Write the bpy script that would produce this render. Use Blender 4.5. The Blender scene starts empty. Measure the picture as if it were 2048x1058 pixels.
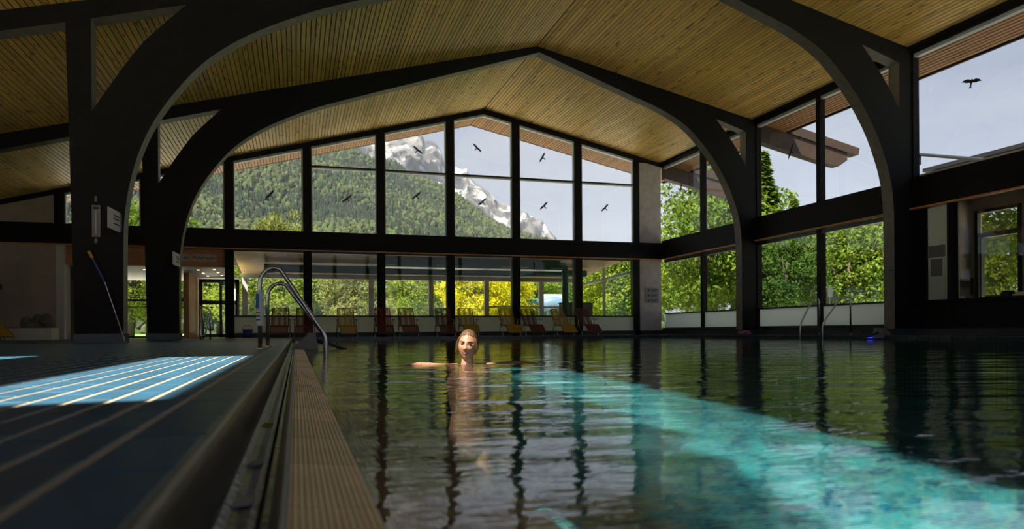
import bpy, bmesh, math, random
import numpy as np
from mathutils import Vector, Matrix, noise
random.seed(7); RNG = np.random.default_rng(7)
PI = math.pi
scene = bpy.context.scene
COL = scene.collection

# ------------------------------------------------------------------ camera
F_PX, YAW, ROLL, HORIZON, CAM_Z = 1417.37, 0.295474, -0.0065529, 663.1, 0.24
fw = np.array([math.sin(YAW), math.cos(YAW), 0.0]); rt = np.array([math.cos(YAW), -math.sin(YAW), 0.0]); up = np.array([0, 0, 1.0])
rt2 = math.cos(ROLL) * rt + math.sin(ROLL) * up
up2 = -math.sin(ROLL) * rt + math.cos(ROLL) * up
cam_d = bpy.data.cameras.new('camera'); cam = bpy.data.objects.new('camera', cam_d); COL.objects.link(cam)
cam.matrix_world = Matrix(((rt2[0], up2[0], -fw[0], 0), (rt2[1], up2[1], -fw[1], 0), (rt2[2], up2[2], -fw[2], CAM_Z), (0, 0, 0, 1)))
cam_d.sensor_width = 36.0; cam_d.lens = F_PX / 2048 * 36.0
cam_d.shift_y = (HORIZON - 529.0) / 2048.0
cam_d.clip_start = 0.05; cam_d.clip_end = 20000
cam_d.dof.use_dof = True; cam_d.dof.focus_distance = 5.3; cam_d.dof.aperture_fstop = 3.2
scene.camera = cam
scene.cycles.diffuse_bounces = 6

def ray(x, y):
    return fw + rt2 * (x - 1024) / F_PX - up2 * (y - HORIZON) / F_PX
def on(x, y, X=None, Y=None, Z=None):
    """pixel of the photograph -> point on a known wall / floor plane"""
    d = ray(x, y)
    t = X / d[0] if X is not None else Y / d[1] if Y is not None else (Z - CAM_Z) / d[2]
    return Vector((d[0] * t, d[1] * t, CAM_Z + d[2] * t))
def at_dist(x, dist, z):
    """ground position in the direction of pixel column x at a chosen distance"""
    d = ray(x, HORIZON); n = math.hypot(d[0], d[1])
    return Vector((d[0] / n * dist, d[1] / n * dist, z))

# ------------------------------------------------------------------ sky, sun, exposure
vs = scene.view_settings
vs.view_transform = 'Standard'; vs.look = 'None'; vs.gamma = 1.0; vs.use_curve_mapping = False
vs.exposure = 1.2
world = bpy.data.worlds.new('sky'); scene.world = world; world.use_nodes = True
nt = world.node_tree; nt.nodes.clear()
def wn(t, **k):
    n = nt.nodes.new(t)
    for a, b in k.items(): setattr(n, a, b)
    return n
tc = wn('ShaderNodeTexCoord'); sep = wn('ShaderNodeSeparateXYZ'); nt.links.new(tc.outputs['Generated'], sep.inputs[0])
ramp = wn('ShaderNodeValToRGB'); nt.links.new(sep.outputs['Z'], ramp.inputs[0])
cr = ramp.color_ramp
cr.elements[0].position = 0.0; cr.elements[0].color = (0.64, 0.69, 0.79, 1)
cr.elements[1].position = 1.0; cr.elements[1].color = (0.16, 0.23, 0.44, 1)
e = cr.elements.new(0.14); e.color = (0.56, 0.61, 0.76, 1)
e = cr.elements.new(0.34); e.color = (0.24, 0.295, 0.47, 1)
mp = wn('ShaderNodeMapping'); mp.inputs['Scale'].default_value = (1.6, 1.6, 7.0); nt.links.new(tc.outputs['Generated'], mp.inputs[0])
nz = wn('ShaderNodeTexNoise'); nz.inputs['Scale'].default_value = 1.6; nz.inputs['Detail'].default_value = 5; nt.links.new(mp.outputs[0], nz.inputs['Vector'])
cr2 = wn('ShaderNodeValToRGB'); nt.links.new(nz.outputs['Fac'], cr2.inputs[0])
cr2.color_ramp.elements[0].position = 0.42; cr2.color_ramp.elements[0].color = (0, 0, 0, 1)
cr2.color_ramp.elements[1].position = 0.78; cr2.color_ramp.elements[1].color = (0.7, 0.7, 0.7, 1)
mx = wn('ShaderNodeMixRGB'); nt.links.new(cr2.outputs[0], mx.inputs[0]); nt.links.new(ramp.outputs[0], mx.inputs[1]); mx.inputs[2].default_value = (0.70, 0.71, 0.76, 1)
bg = wn('ShaderNodeBackground'); bg.inputs['Strength'].default_value = 0.42; nt.links.new(mx.outputs[0], bg.inputs[0])
wo = wn('ShaderNodeOutputWorld'); nt.links.new(bg.outputs[0], wo.inputs[0])

SUN_DIR = Vector((0.55, 0.42, -1.0)).normalized()
sun_d = bpy.data.lights.new('sun', 'SUN'); sun_d.energy = 9.0; sun_d.color = (1.0, 0.92, 0.78); sun_d.angle = math.radians(0.53)
sun = bpy.data.objects.new('sun', sun_d); COL.objects.link(sun); sun.rotation_euler = SUN_DIR.to_track_quat('-Z', 'Y').to_euler()
sun.location = (-20, -20, 40)

# ------------------------------------------------------------------ materials
MATS = {}
def material(name, color, rough=0.5, metal=0.0, spec=0.5, var=0.0, vscale=4.0, stretch=(1, 1, 1), bump=0.0, bscale=40.0, rnd=0.0, color2=None, coat=0.0):
    m = bpy.data.materials.new(name); m.use_nodes = True; t = m.node_tree; p = t.nodes['Principled BSDF']
    p.inputs['Roughness'].default_value = rough; p.inputs['Metallic'].default_value = metal
    p.inputs['Specular IOR Level'].default_value = spec; p.inputs['Coat Weight'].default_value = coat
    c = (*color, 1.0); p.inputs['Base Color'].default_value = c
    geo = t.nodes.new('ShaderNodeNewGeometry'); mpn = t.nodes.new('ShaderNodeMapping'); mpn.inputs['Scale'].default_value = stretch
    t.links.new(geo.outputs['Position'], mpn.inputs[0])
    last = None
    if var > 0 or color2:
        n = t.nodes.new('ShaderNodeTexNoise'); n.inputs['Scale'].default_value = vscale; n.inputs['Detail'].default_value = 4
        t.links.new(mpn.outputs[0], n.inputs['Vector'])
        r = t.nodes.new('ShaderNodeValToRGB'); t.links.new(n.outputs['Fac'], r.inputs[0])
        lo = color2 if color2 else tuple(v * (1 - var) for v in color); hi = color if color2 else tuple(min(1, v * (1 + var)) for v in color)
        r.color_ramp.elements[0].position = 0.3; r.color_ramp.elements[0].color = (*lo, 1)
        r.color_ramp.elements[1].position = 0.7; r.color_ramp.elements[1].color = (*hi, 1)
        last = r.outputs[0]
    if rnd > 0:
        oi = t.nodes.new('ShaderNodeObjectInfo'); mr = t.nodes.new('ShaderNodeMapRange')
        mr.inputs['To Min'].default_value = 1 - rnd; mr.inputs['To Max'].default_value = 1 + rnd
        t.links.new(oi.outputs['Random'], mr.inputs['Value'])
        hv = t.nodes.new('ShaderNodeHueSaturation'); hv.inputs['Color'].default_value = c
        if last: t.links.new(last, hv.inputs['Color'])
        t.links.new(mr.outputs[0], hv.inputs['Value']); last = hv.outputs[0]
    if last: t.links.new(last, p.inputs['Base Color'])
    if bump > 0:
        n2 = t.nodes.new('ShaderNodeTexNoise'); n2.inputs['Scale'].default_value = bscale; n2.inputs['Detail'].default_value = 3
        t.links.new(mpn.outputs[0], n2.inputs['Vector'])
        b = t.nodes.new('ShaderNodeBump'); b.inputs['Strength'].default_value = bump; b.inputs['Distance'].default_value = 0.01
        t.links.new(n2.outputs['Fac'], b.inputs['Height']); t.links.new(b.outputs[0], p.inputs['Normal'])
    MATS[name] = m; return m

M = MATS
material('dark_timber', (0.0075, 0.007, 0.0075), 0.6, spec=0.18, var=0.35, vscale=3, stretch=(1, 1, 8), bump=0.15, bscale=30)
material('dark_frame', (0.014, 0.015, 0.017), 0.4)
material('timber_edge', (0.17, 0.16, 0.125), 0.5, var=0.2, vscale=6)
material('alu_frame', (0.50, 0.56, 0.60), 0.4)
material('pine', (0.84, 0.56, 0.15), 0.5, rnd=0.16)
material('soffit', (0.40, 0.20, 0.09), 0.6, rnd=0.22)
material('roof_felt', (0.03, 0.022, 0.018), 0.9)
material('timber_brown', (0.034, 0.019, 0.012), 0.6, var=0.3, vscale=6, stretch=(1, 6, 6))
material('wood_strip', (0.62, 0.27, 0.09), 0.5, var=0.15)
material('wood_fascia', (0.50, 0.19, 0.06), 0.45, var=0.2, vscale=2, stretch=(1, 1, 14))
material('wood_annex', (0.84, 0.56, 0.18), 0.5, rnd=0.12)
material('concrete', (0.42, 0.39, 0.39), 0.8, var=0.12, vscale=5, bump=0.3, bscale=50)
material('plaster', (0.42, 0.36, 0.29), 0.85, var=0.1, vscale=2, bump=0.5, bscale=14)
material('white_paint', (0.62, 0.62, 0.58), 0.5)
material('grey_frame', (0.42, 0.43, 0.41), 0.5)
material('green_paint', (0.035, 0.16, 0.115), 0.35)
material('tile_blue', (0.026, 0.088, 0.150), 0.36, spec=0.35, rnd=0.12, var=0.1, vscale=9)
material('tile_dark', (0.03, 0.045, 0.062), 0.25, rnd=0.10)
material('grout', (0.46, 0.37, 0.24), 0.8)
material('nosing', (0.055, 0.045, 0.038), 0.35, var=0.2, vscale=12)
material('gutter', (0.10, 0.095, 0.10), 0.25, var=0.45, vscale=7, bump=0.4, bscale=30)
material('gutter_wet', (0.015, 0.017, 0.018), 0.06)
material('pool_tile', (0.10, 0.38, 0.46), 0.4, rnd=0.0)
material('steel', (0.52, 0.51, 0.49), 0.2, metal=1.0)
material('black_plastic', (0.02, 0.02, 0.022), 0.4)
material('grey_plastic', (0.16, 0.16, 0.15), 0.5)
material('paper', (0.62, 0.62, 0.60), 0.7)
material('ink', (0.03, 0.03, 0.035), 0.7)
material('blue_ink', (0.03, 0.13, 0.42), 0.6)
material('grey_sign', (0.20, 0.205, 0.21), 0.5)
material('sign_cream', (0.52, 0.40, 0.29), 0.5)
material('cord_red', (0.11, 0.007, 0.010), 0.55)
material('cord_darkred', (0.085, 0.010, 0.016), 0.55)
material('cord_yellow', (0.34, 0.22, 0.008), 0.55)
material('tube_brown', (0.05, 0.035, 0.025), 0.4)
material('curtain', (0.50, 0.49, 0.38), 0.8)
material('curtain_green', (0.10, 0.20, 0.16), 0.8)
material('cabinet', (0.16, 0.12, 0.06), 0.6)
material('grass', (0.14, 0.26, 0.05), 0.9, var=0.3, vscale=0.3)
material('bark', (0.07, 0.055, 0.04), 0.9, var=0.3, vscale=8)
material('stone', (0.171, 0.160, 0.144), 0.9, var=0.35, vscale=2.5)
material('roof_red', (0.137, 0.046, 0.027), 0.8, var=0.2, vscale=5)
material('house_wall', (0.209, 0.198, 0.175), 0.8)
material('house_wood', (0.08, 0.055, 0.045), 0.8)
material('slide_blue', (0.114, 0.198, 0.296), 0.3)
material('slide_green', (0.038, 0.137, 0.084), 0.35)
material('parasol', (0.160, 0.220, 0.198), 0.7)
material('skin', (0.25, 0.125, 0.075), 0.52, spec=0.35, var=0.05, vscale=30)
material('lips', (0.20, 0.065, 0.055), 0.35)
material('hair', (0.070, 0.036, 0.015), 0.5, spec=0.3, var=0.35, vscale=60, stretch=(1, 1, 0.2))
material('brow', (0.035, 0.02, 0.01), 0.6)
material('eye', (0.02, 0.016, 0.012), 0.1)
material('eye_white', (0.20, 0.19, 0.18), 0.15)
material('teeth', (0.17, 0.14, 0.12), 0.3)
material('swimsuit', (0.10, 0.01, 0.03), 0.5)
material('towel_pink', (0.30, 0.08, 0.17), 0.9)
material('leaf_purple', (0.045, 0.012, 0.016), 0.5)
material('brush_blue', (0.03, 0.05, 0.22), 0.4)
material('brush_yellow', (0.45, 0.27, 0.03), 0.5)

# pine and soffit boards: grain + knots in world space
def add_knots(m, amount):
    t = m.node_tree; p = t.nodes['Principled BSDF']; src = p.inputs['Base Color'].links[0].from_socket
    geo = [n for n in t.nodes if n.type == 'NEW_GEOMETRY'][0]
    mpn = t.nodes.new('ShaderNodeMapping'); mpn.inputs['Scale'].default_value = (9, 1.6, 9); t.links.new(geo.outputs['Position'], mpn.inputs[0])
    v = t.nodes.new('ShaderNodeTexNoise'); v.inputs['Scale'].default_value = 1.5; v.inputs['Detail'].default_value = 3; t.links.new(mpn.outputs[0], v.inputs['Vector'])
    r = t.nodes.new('ShaderNodeValToRGB'); t.links.new(v.outputs['Fac'], r.inputs[0])
    r.color_ramp.elements[0].position = 0.30; r.color_ramp.elements[0].color = (0.35, 0.28, 0.22, 1)
    r.color_ramp.elements[1].position = 0.40; r.color_ramp.elements[1].color = (1, 1, 1, 1)
    x = t.nodes.new('ShaderNodeMixRGB'); x.blend_type = 'MULTIPLY'; x.inputs[0].default_value = amount
    t.links.new(src, x.inputs[1]); t.links.new(r.outputs[0], x.inputs[2]); t.links.new(x.outputs[0], p.inputs['Base Color'])
add_knots(M['pine'], 0.9); add_knots(M['soffit'], 0.8); add_knots(M['wood_annex'], 0.4)

def ribbed(name, color):
    m = material(name, color, 0.45, var=0.12, vscale=5, rnd=0.14); t = m.node_tree; p = t.nodes['Principled BSDF']
    geo = [n for n in t.nodes if n.type == 'NEW_GEOMETRY'][0]
    w = t.nodes.new('ShaderNodeTexWave'); w.wave_type = 'BANDS'; w.bands_direction = 'X'; w.inputs['Scale'].default_value = 1 / 0.0085 / 3.18 
    t.links.new(geo.outputs['Position'], w.inputs['Vector'])
    b = t.nodes.new('ShaderNodeBump'); b.inputs['Strength'].default_value = 0.6; b.inputs['Distance'].default_value = 0.004
    t.links.new(w.outputs['Fac'], b.inputs['Height']); t.links.new(b.outputs[0], p.inputs['Normal'])
    return m
ribbed('rib_tile', (0.88, 0.63, 0.32))

def mix_mat(name):
    m = bpy.data.materials.new(name); m.use_nodes = True; t = m.node_tree; t.nodes.clear(); MATS[name] = m
    return m, t, t.nodes.new('ShaderNodeOutputMaterial')
# window glass: clear, with a Fresnel reflection
m, t, o = mix_mat('glass'); tr = t.nodes.new('ShaderNodeBsdfTransparent'); tr.inputs[0].default_value = (0.955, 0.97, 0.965, 1)
gl = t.nodes.new('ShaderNodeBsdfGlossy'); gl.inputs['Roughness'].default_value = 0.01
lw = t.nodes.new('ShaderNodeLayerWeight'); lw.inputs[0].default_value = 0.5; pw_ = t.nodes.new('ShaderNodeMath'); pw_.operation = 'POWER'; pw_.inputs[1].default_value = 5.0; t.links.new(lw.outputs['Facing'], pw_.inputs[0])
fr = t.nodes.new('ShaderNodeMath'); fr.operation = 'MULTIPLY_ADD'; fr.inputs[1].default_value = 0.5; fr.inputs[2].default_value = 0.02; t.links.new(pw_.outputs[0], fr.inputs[0]); ms = t.nodes.new('ShaderNodeMixShader')
t.links.new(fr.outputs[0], ms.inputs[0]); t.links.new(tr.outputs[0], ms.inputs[1]); t.links.new(gl.outputs[0], ms.inputs[2]); t.links.new(ms.outputs[0], o.inputs[0])
# frosted glass
m, t, o = mix_mat('frosted'); tl = t.nodes.new('ShaderNodeBsdfTranslucent'); tl.inputs[0].default_value = (0.80, 0.86, 0.80, 1)
df = t.nodes.new('ShaderNodeBsdfDiffuse'); df.inputs[0].default_value = (0.62, 0.66, 0.60, 1); ms = t.nodes.new('ShaderNodeMixShader'); ms.inputs[0].default_value = 0.4
t.links.new(tl.outputs[0], ms.inputs[1]); t.links.new(df.outputs[0], ms.inputs[2]); t.links.new(ms.outputs[0], o.inputs[0])
# water surface: Fresnel mix of mirror and a part refracted, part straight-through body
m, t, o = mix_mat('water')
geo = t.nodes.new('ShaderNodeNewGeometry')
mp1 = t.nodes.new('ShaderNodeMapping'); mp1.inputs['Scale'].default_value = (0.8, 1.9, 1.0); mp1.inputs['Rotation'].default_value = (0, 0, 0.25); t.links.new(geo.outputs['Position'], mp1.inputs[0])
n1 = t.nodes.new('ShaderNodeTexNoise'); n1.inputs['Scale'].default_value = 15.0; n1.inputs['Detail'].default_value = 2.0; t.links.new(mp1.outputs[0], n1.inputs['Vector'])
bp = t.nodes.new('ShaderNodeBump'); bp.inputs['Strength'].default_value = 0.30; bp.inputs['Distance'].default_value = 0.006; t.links.new(n1.outputs['Fac'], bp.inputs['Height'])
gl = t.nodes.new('ShaderNodeBsdfGlossy'); gl.inputs['Roughness'].default_value = 0.0; t.links.new(bp.outputs[0], gl.inputs['Normal'])
rf = t.nodes.new('ShaderNodeBsdfRefraction'); rf.inputs['IOR'].default_value = 1.333; rf.inputs['Roughness'].default_value = 0.0; rf.inputs[0].default_value = (0.93, 0.985, 0.985, 1); t.links.new(bp.outputs[0], rf.inputs['Normal'])
tr = t.nodes.new('ShaderNodeBsdfTransparent'); tr.inputs[0].default_value = (0.93, 0.985, 0.985, 1)
m1 = t.nodes.new('ShaderNodeMixShader'); m1.inputs[0].default_value = 0.42; t.links.new(rf.outputs[0], m1.inputs[1]); t.links.new(tr.outputs[0], m1.inputs[2])
fr = t.nodes.new('ShaderNodeFresnel'); fr.inputs[0].default_value = 1.43; t.links.new(bp.outputs[0], fr.inputs['Normal'])
m2 = t.nodes.new('ShaderNodeMixShader'); t.links.new(fr.outputs[0], m2.inputs[0]); t.links.new(m1.outputs[0], m2.inputs[1]); t.links.new(gl.outputs[0], m2.inputs[2]); t.links.new(m2.outputs[0], o.inputs[0])
# leaves: diffuse + translucent, colour per tree and per clump
def leaf_mat(name, c1, c2, scale=0.8):
    m, t, o = mix_mat(name); geo = t.nodes.new('ShaderNodeNewGeometry'); n = t.nodes.new('ShaderNodeTexNoise'); n.inputs['Scale'].default_value = scale; n.inputs['Detail'].default_value = 4
    t.links.new(geo.outputs['Position'], n.inputs['Vector']); r = t.nodes.new('ShaderNodeValToRGB'); t.links.new(n.outputs['Fac'], r.inputs[0])
    r.color_ramp.elements[0].position = 0.32; r.color_ramp.elements[0].color = (*c1, 1); r.color_ramp.elements[1].position = 0.66; r.color_ramp.elements[1].color = (*c2, 1)
    d = t.nodes.new('ShaderNodeBsdfDiffuse'); l = t.nodes.new('ShaderNodeBsdfTranslucent'); s = t.nodes.new('ShaderNodeMixShader'); s.inputs[0].default_value = 0.4
    t.links.new(r.outputs[0], d.inputs[0]); t.links.new(r.outputs[0], l.inputs[0]); t.links.new(d.outputs[0], s.inputs[1]); t.links.new(l.outputs[0], s.inputs[2]); t.links.new(s.outputs[0], o.inputs[0])
leaf_mat('leaf_mid', (0.0450, 0.0975, 0.0120), (0.1575, 0.2250, 0.0300))
leaf_mat('leaf_light', (0.1040, 0.1760, 0.0200), (0.2720, 0.3280, 0.0480))
leaf_mat('leaf_dark', (0.0240, 0.0600, 0.0144), (0.0800, 0.1360, 0.0240))
leaf_mat('leaf_yellow', (0.3000, 0.3300, 0.0100), (0.5800, 0.5200, 0.0250))
leaf_mat('leaf_olive', (0.0975, 0.1200, 0.0263), (0.2550, 0.2700, 0.0825))
leaf_mat('leaf_conifer', (0.0240, 0.0720, 0.0200), (0.0800, 0.1760, 0.0400))
def vcol_mat(name, rough=0.9):
    m = bpy.data.materials.new(name); m.use_nodes = True; t = m.node_tree; a = t.nodes.new('ShaderNodeAttribute'); a.attribute_name = 'tint'
    t.links.new(a.outputs['Color'], t.nodes['Principled BSDF'].inputs['Base Color']); t.nodes['Principled BSDF'].inputs['Roughness'].default_value = rough
    t.nodes['Principled BSDF'].inputs['Specular IOR Level'].default_value = 0.1; MATS[name] = m
vcol_mat('forest')
# light paving added unseen round the building to bounce sunlight
material('bounce_paving', (0.55, 0.52, 0.46), 0.85, var=0.12, vscale=1.5)
# rock: limestone with snow on flatter patches
m = material('rock', (0.12, 0.113, 0.112), 0.9, color2=(0.016, 0.020, 0.030), vscale=0.013, stretch=(1, 1, 0.40), bump=1.0, bscale=0.03); t = m.node_tree; p = t.nodes['Principled BSDF']
src = p.inputs['Base Color'].links[0].from_socket; geo = [n for n in t.nodes if n.type == 'NEW_GEOMETRY'][0]
rr_ = [n for n in t.nodes if n.type == 'VALTORGB'][0]; rr_.color_ramp.elements[0].position = 0.40; rr_.color_ramp.elements[1].position = 0.60
n = t.nodes.new('ShaderNodeTexNoise'); n.inputs['Scale'].default_value = 0.0062; n.inputs['Detail'].default_value = 8; n.inputs['Roughness'].default_value = 0.66; t.links.new(geo.outputs['Position'], n.inputs['Vector'])
r = t.nodes.new('ShaderNodeValToRGB'); t.links.new(n.outputs['Fac'], r.inputs[0]); r.color_ramp.elements[0].position = 0.55; r.color_ramp.elements[0].color = (0, 0, 0, 1); r.color_ramp.elements[1].position = 0.59; r.color_ramp.elements[1].color = (1, 1, 1, 1)
x = t.nodes.new('ShaderNodeMixRGB'); t.links.new(r.outputs[0], x.inputs[0]); t.links.new(src, x.inputs[1]); x.inputs[2].default_value = (0.31, 0.31, 0.32, 1); t.links.new(x.outputs[0], p.inputs['Base Color'])
# lamps that really glow
def glow(name, c, s):
    m, t, o = mix_mat(name); e = t.nodes.new('ShaderNodeEmission'); e.inputs[0].default_value = (*c, 1); e.inputs[1].default_value = s; t.links.new(e.outputs[0], o.inputs[0])
glow('spot_glow', (1.0, 0.62, 0.25), 4.0); glow('blue_glow', (0.02, 0.05, 1.0), 1.5); glow('exit_glow', (0.05, 0.35, 0.16), 0.12)

# ------------------------------------------------------------------ mesh helpers
class MB:
    def __init__(s): s.v = []; s.f = []
    def add(s, vs_, fs):
        b = len(s.v); s.v += [tuple(p) for p in vs_]; s.f += [tuple(i + b for i in f) for f in fs]; return s
    def box(s, x0, x1, y0, y1, z0, z1):
        return s.add([(x0, y0, z0), (x1, y0, z0), (x1, y1, z0), (x0, y1, z0), (x0, y0, z1), (x1, y0, z1), (x1, y1, z1), (x0, y1, z1)],
                     [(0, 3, 2, 1), (4, 5, 6, 7), (0, 1, 5, 4), (1, 2, 6, 5), (2, 3, 7, 6), (3, 0, 4, 7)])
    def prism(s, poly, a, b, axis='Y'):
        n = len(poly); area = sum(poly[i][0] * poly[(i + 1) % n][1] - poly[(i + 1) % n][0] * poly[i][1] for i in range(n))
        if area < 0: poly = poly[::-1]
        if axis == 'Y': P = [(p[0], a, p[1]) for p in poly] + [(p[0], b, p[1]) for p in poly]; flip = False
        elif axis == 'X': P = [(a, p[0], p[1]) for p in poly] + [(b, p[0], p[1]) for p in poly]; flip = True
        else: P = [(p[0], p[1], a) for p in poly] + [(p[0], p[1], b) for p in poly]; flip = True
        fs = [tuple(range(n)), tuple(range(2 * n - 1, n - 1, -1))] + [(i, n + i, n + (i + 1) % n, (i + 1) % n) for i in range(n)]
        if flip: fs = [f[::-1] for f in fs]
        return s.add(P, fs)
    def tube(s, pts, r, n=10, cap=True):
        pts = [Vector(p) for p in pts]; rr = r if isinstance(r, (list, tuple)) else [r] * len(pts)
        t0 = (pts[1] - pts[0]).normalized(); a = Vector((0, 0, 1)) if abs(t0.z) < 0.9 else Vector((1, 0, 0)); u = t0.cross(a).normalized(); P = []
        for i, p in enumerate(pts):
            t = (pts[min(i + 1, len(pts) - 1)] - pts[max(i - 1, 0)]).normalized(); u = (u - t * u.dot(t)).normalized(); w = t.cross(u)
            for k in range(n):
                an = 2 * PI * k / n; P.append(p + (u * math.cos(an) + w * math.sin(an)) * rr[i])
        L = len(pts); fs = [(i * n + k, i * n + (k + 1) % n, (i + 1) * n + (k + 1) % n, (i + 1) * n + k) for i in range(L - 1) for k in range(n)]
        if cap: fs += [tuple(range(n - 1, -1, -1)), tuple((L - 1) * n + k for k in range(n))]
        return s.add(P, fs)
    def ball(s, c, r, nu=12, nv=8):
        r = r if isinstance(r, (list, tuple)) else (r, r, r); P = [(c[0], c[1], c[2] + r[2])]
        for i in range(1, nv):
            th = PI * i / nv
            for k in range(nu): ph = 2 * PI * k / nu; P.append((c[0] + r[0] * math.sin(th) * math.cos(ph), c[1] + r[1] * math.sin(th) * math.sin(ph), c[2] + r[2] * math.cos(th)))
        P.append((c[0], c[1], c[2] - r[2])); e = len(P) - 1
        fs = [(0, 1 + k, 1 + (k + 1) % nu) for k in range(nu)]
        for i in range(nv - 2):
            a = 1 + i * nu; b = a + nu
            fs += [(a + k, b + k, b + (k + 1) % nu, a + (k + 1) % nu) for k in range(nu)]
        a = 1 + (nv - 2) * nu; fs += [(e, a + (k + 1) % nu, a + k) for k in range(nu)]
        return s.add(P, fs)
    def mesh(s, name, mat=None, smooth=False):
        me = bpy.data.meshes.new(name); me.from_pydata(s.v, [], s.f); me.update()
        if mat: me.materials.append(M[mat])
        if smooth: me.polygons.foreach_set('use_smooth', [True] * len(me.polygons))
        return me
    def build(s, name, mat, parent=None, smooth=False, loc=None, rot=None):
        return link(name, s.mesh(name, mat, smooth), parent, loc, rot)
def link(name, me, parent=None, loc=None, rot=None, scale=None):
    o = bpy.data.objects.new(name, me); COL.objects.link(o); o.parent = parent
    if loc is not None: o.location = loc
    if rot is not None: o.rotation_euler = rot
    if scale is not None: o.scale = scale
    return o
def tag(o, label=None, cat=None, group=None, kind=None):
    if label: o['label'] = label
    if cat: o['category'] = cat
    if group: o['group'] = group
    if kind: o['kind'] = kind
    return o
def empty(name, loc=(0, 0, 0), rz=0.0):
    o = bpy.data.objects.new(name, None); COL.objects.link(o); o.location = loc; o.rotation_euler = (0, 0, rz); o.empty_display_size = 0.2; return o
def struct(name, label, cat): return tag(empty(name), label, cat, kind='structure')
def box(name, mat, parent, *b): return MB().box(*b).build(name, mat, parent)
def copy_tree(o, parent=None):
    c = o.copy(); COL.objects.link(c); c.parent = parent
    for ch in o.children: copy_tree(ch, c)
    return c
def arc(cx, cz, r, a0, a1, n):
    return [(cx + r * math.cos(math.radians(a0 + (a1 - a0) * i / n)), cz + r * math.sin(math.radians(a0 + (a1 - a0) * i / n))) for i in range(n + 1)]

def bend(pts, r, n=7):
    """polyline with rounded corners"""
    pts = [Vector(p) for p in pts]; out = [pts[0]]
    for i in range(1, len(pts) - 1):
        p, a, b = pts[i], pts[i - 1], pts[i + 1]; da = (a - p); db = (b - p); rr = min(r, da.length * .48, db.length * .48)
        q0 = p + da.normalized() * rr; q1 = p + db.normalized() * rr
        out += [q0 * (1 - t) ** 2 + p * 2 * t * (1 - t) + q1 * t * t for t in [j / n for j in range(n + 1)]]
    return out + [pts[-1]]
# ------------------------------------------------------------------ hall dimensions (metres; z = 0 at the water surface)
K = 26 / 24
def T(p): return (p[0] * K, p[1] * K - 0.074)
GY = 26.0; RX = 6.84; RZ = 8.65; SR = 0.213; SL = 0.265; WX = 14.4; LX = -9.6; BY = -6.0; DZ = 0.09
AR = math.atan(SR); AL = math.atan(SL)
def roof_z(x): return RZ - SR * (x - RX) if x > RX else RZ - SL * (RX - x)
Y1, Y2, FT = 13.63, 19.73, 0.33
BEAM0, BEAM1 = 3.15, 3.80

# ------------------------------------------------------------------ roof slab (with three unseen openings added to cast the sun patches) and ceiling boards
def added_roof_light(x0, x1, y0, y1, zt):
    """where an added, unseen roof light must lie so that its sun patch covers x0..x1, y0..y1 at height zt"""
    out = []
    for x, y in ((x0, y0), (x1, y1)):
        a = SUN_DIR.x / -SUN_DIR.z; b = SUN_DIR.y / -SUN_DIR.z
        dz = (RZ - SL * (RX - x) - zt) / (1 + SL * a); out.append((x - a * dz, y - b * dz))
    return (out[0][0], out[1][0], out[0][1], out[1][1])
HOLES = [added_roof_light(-0.92, -0.32, 1.65, 5.05, DZ), added_roof_light(0.72, 1.40, 0.75, 5.45, 0.0), added_roof_light(-2.45, -1.76, 2.2, 5.75, DZ)]
HOLES.sort()
def slab(mb, x0, x1, y0, y1, th=0.16, off=0.03):
    mb.prism([(x0, roof_z(x0) + off), (x1, roof_z(x1) + off), (x1, roof_z(x1) + off + th), (x0, roof_z(x0) + off + th)], y0, y1, 'Y')
mb = MB(); xs = [LX] + [v for h in HOLES for v in h[:2]] + [RX]
for i in range(0, len(xs), 2): slab(mb, xs[i], xs[i + 1], BY, 7.0)
for h in HOLES: slab(mb, h[0], h[1], BY, h[2]); slab(mb, h[0], h[1], h[3], 7.0)
slab(mb, LX, RX, 7.0, 28.1)
ceil_l = struct('ceiling_left', 'left slope of the pine board ceiling above the hall', 'ceiling')
mb.build('roof_deck', 'roof_felt', ceil_l)
ceil_r = struct('ceiling_right', 'right slope of the pine board ceiling above the pool', 'ceiling')
mb = MB(); slab(mb, RX, 15.62, BY, 28.1); mb.build('roof_deck', 'roof_felt', ceil_r)

PW, GAP = 0.108, 0.016
def plank_mesh(mat):
    w = PW - GAP; c = 0.008
    return MB().prism([(0, 0.024), (0, c), (c, 0), (w - c, 0), (w, c), (w, 0.024)], 0, 1, 'Y').mesh('board', mat)
PL = {k: plank_mesh(k) for k in ('pine', 'soffit', 'wood_annex')}
def boards(parent, side, x_from, x_to, y0, y1, mat, cuts):
    a = AR if side > 0 else AL; n = int(abs(x_to - x_from) / math.cos(a) / PW)
    for i in range(n):
        s = i * PW
        if side > 0: x = x_from + s * math.cos(a); z = roof_z(x + 1e-6)
        else: x = x_from - (s + PW) * math.cos(a); z = roof_z(x)
        k = cuts if isinstance(cuts, int) else random.choice(cuts)
        ys = sorted([y0, y1] + [y0 + (y1 - y0) * (j + random.uniform(0.15, 0.85)) / k for j in range(1, k)]) if k > 1 else [y0, y1]
        for p, q in zip(ys[:-1], ys[1:]):
            link('board', PL[mat], parent, (x, p + 0.002, z), (0, a if side > 0 else -a, 0), (1, q - p - 0.004, 1))
boards(ceil_l, -1, RX - 0.01, -9.4, 7.0, GY - 0.1, 'pine', [1, 2, 2, 2, 2])
boards(ceil_r, 1, RX + 0.01, WX - 0.1, 7.0, GY - 0.1, 'pine', [3, 4, 4])
sof = struct('roof_overhang', 'red-brown boarded soffit of the roof overhang outside the gable glazing', 'soffit')
boards(sof, -1, RX - 0.01, -7.6, GY + 0.2, 28.05, 'soffit', 1); boards(sof, 1, RX + 0.01, 15.6, GY + 0.2, 28.05, 'soffit', 1)
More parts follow.
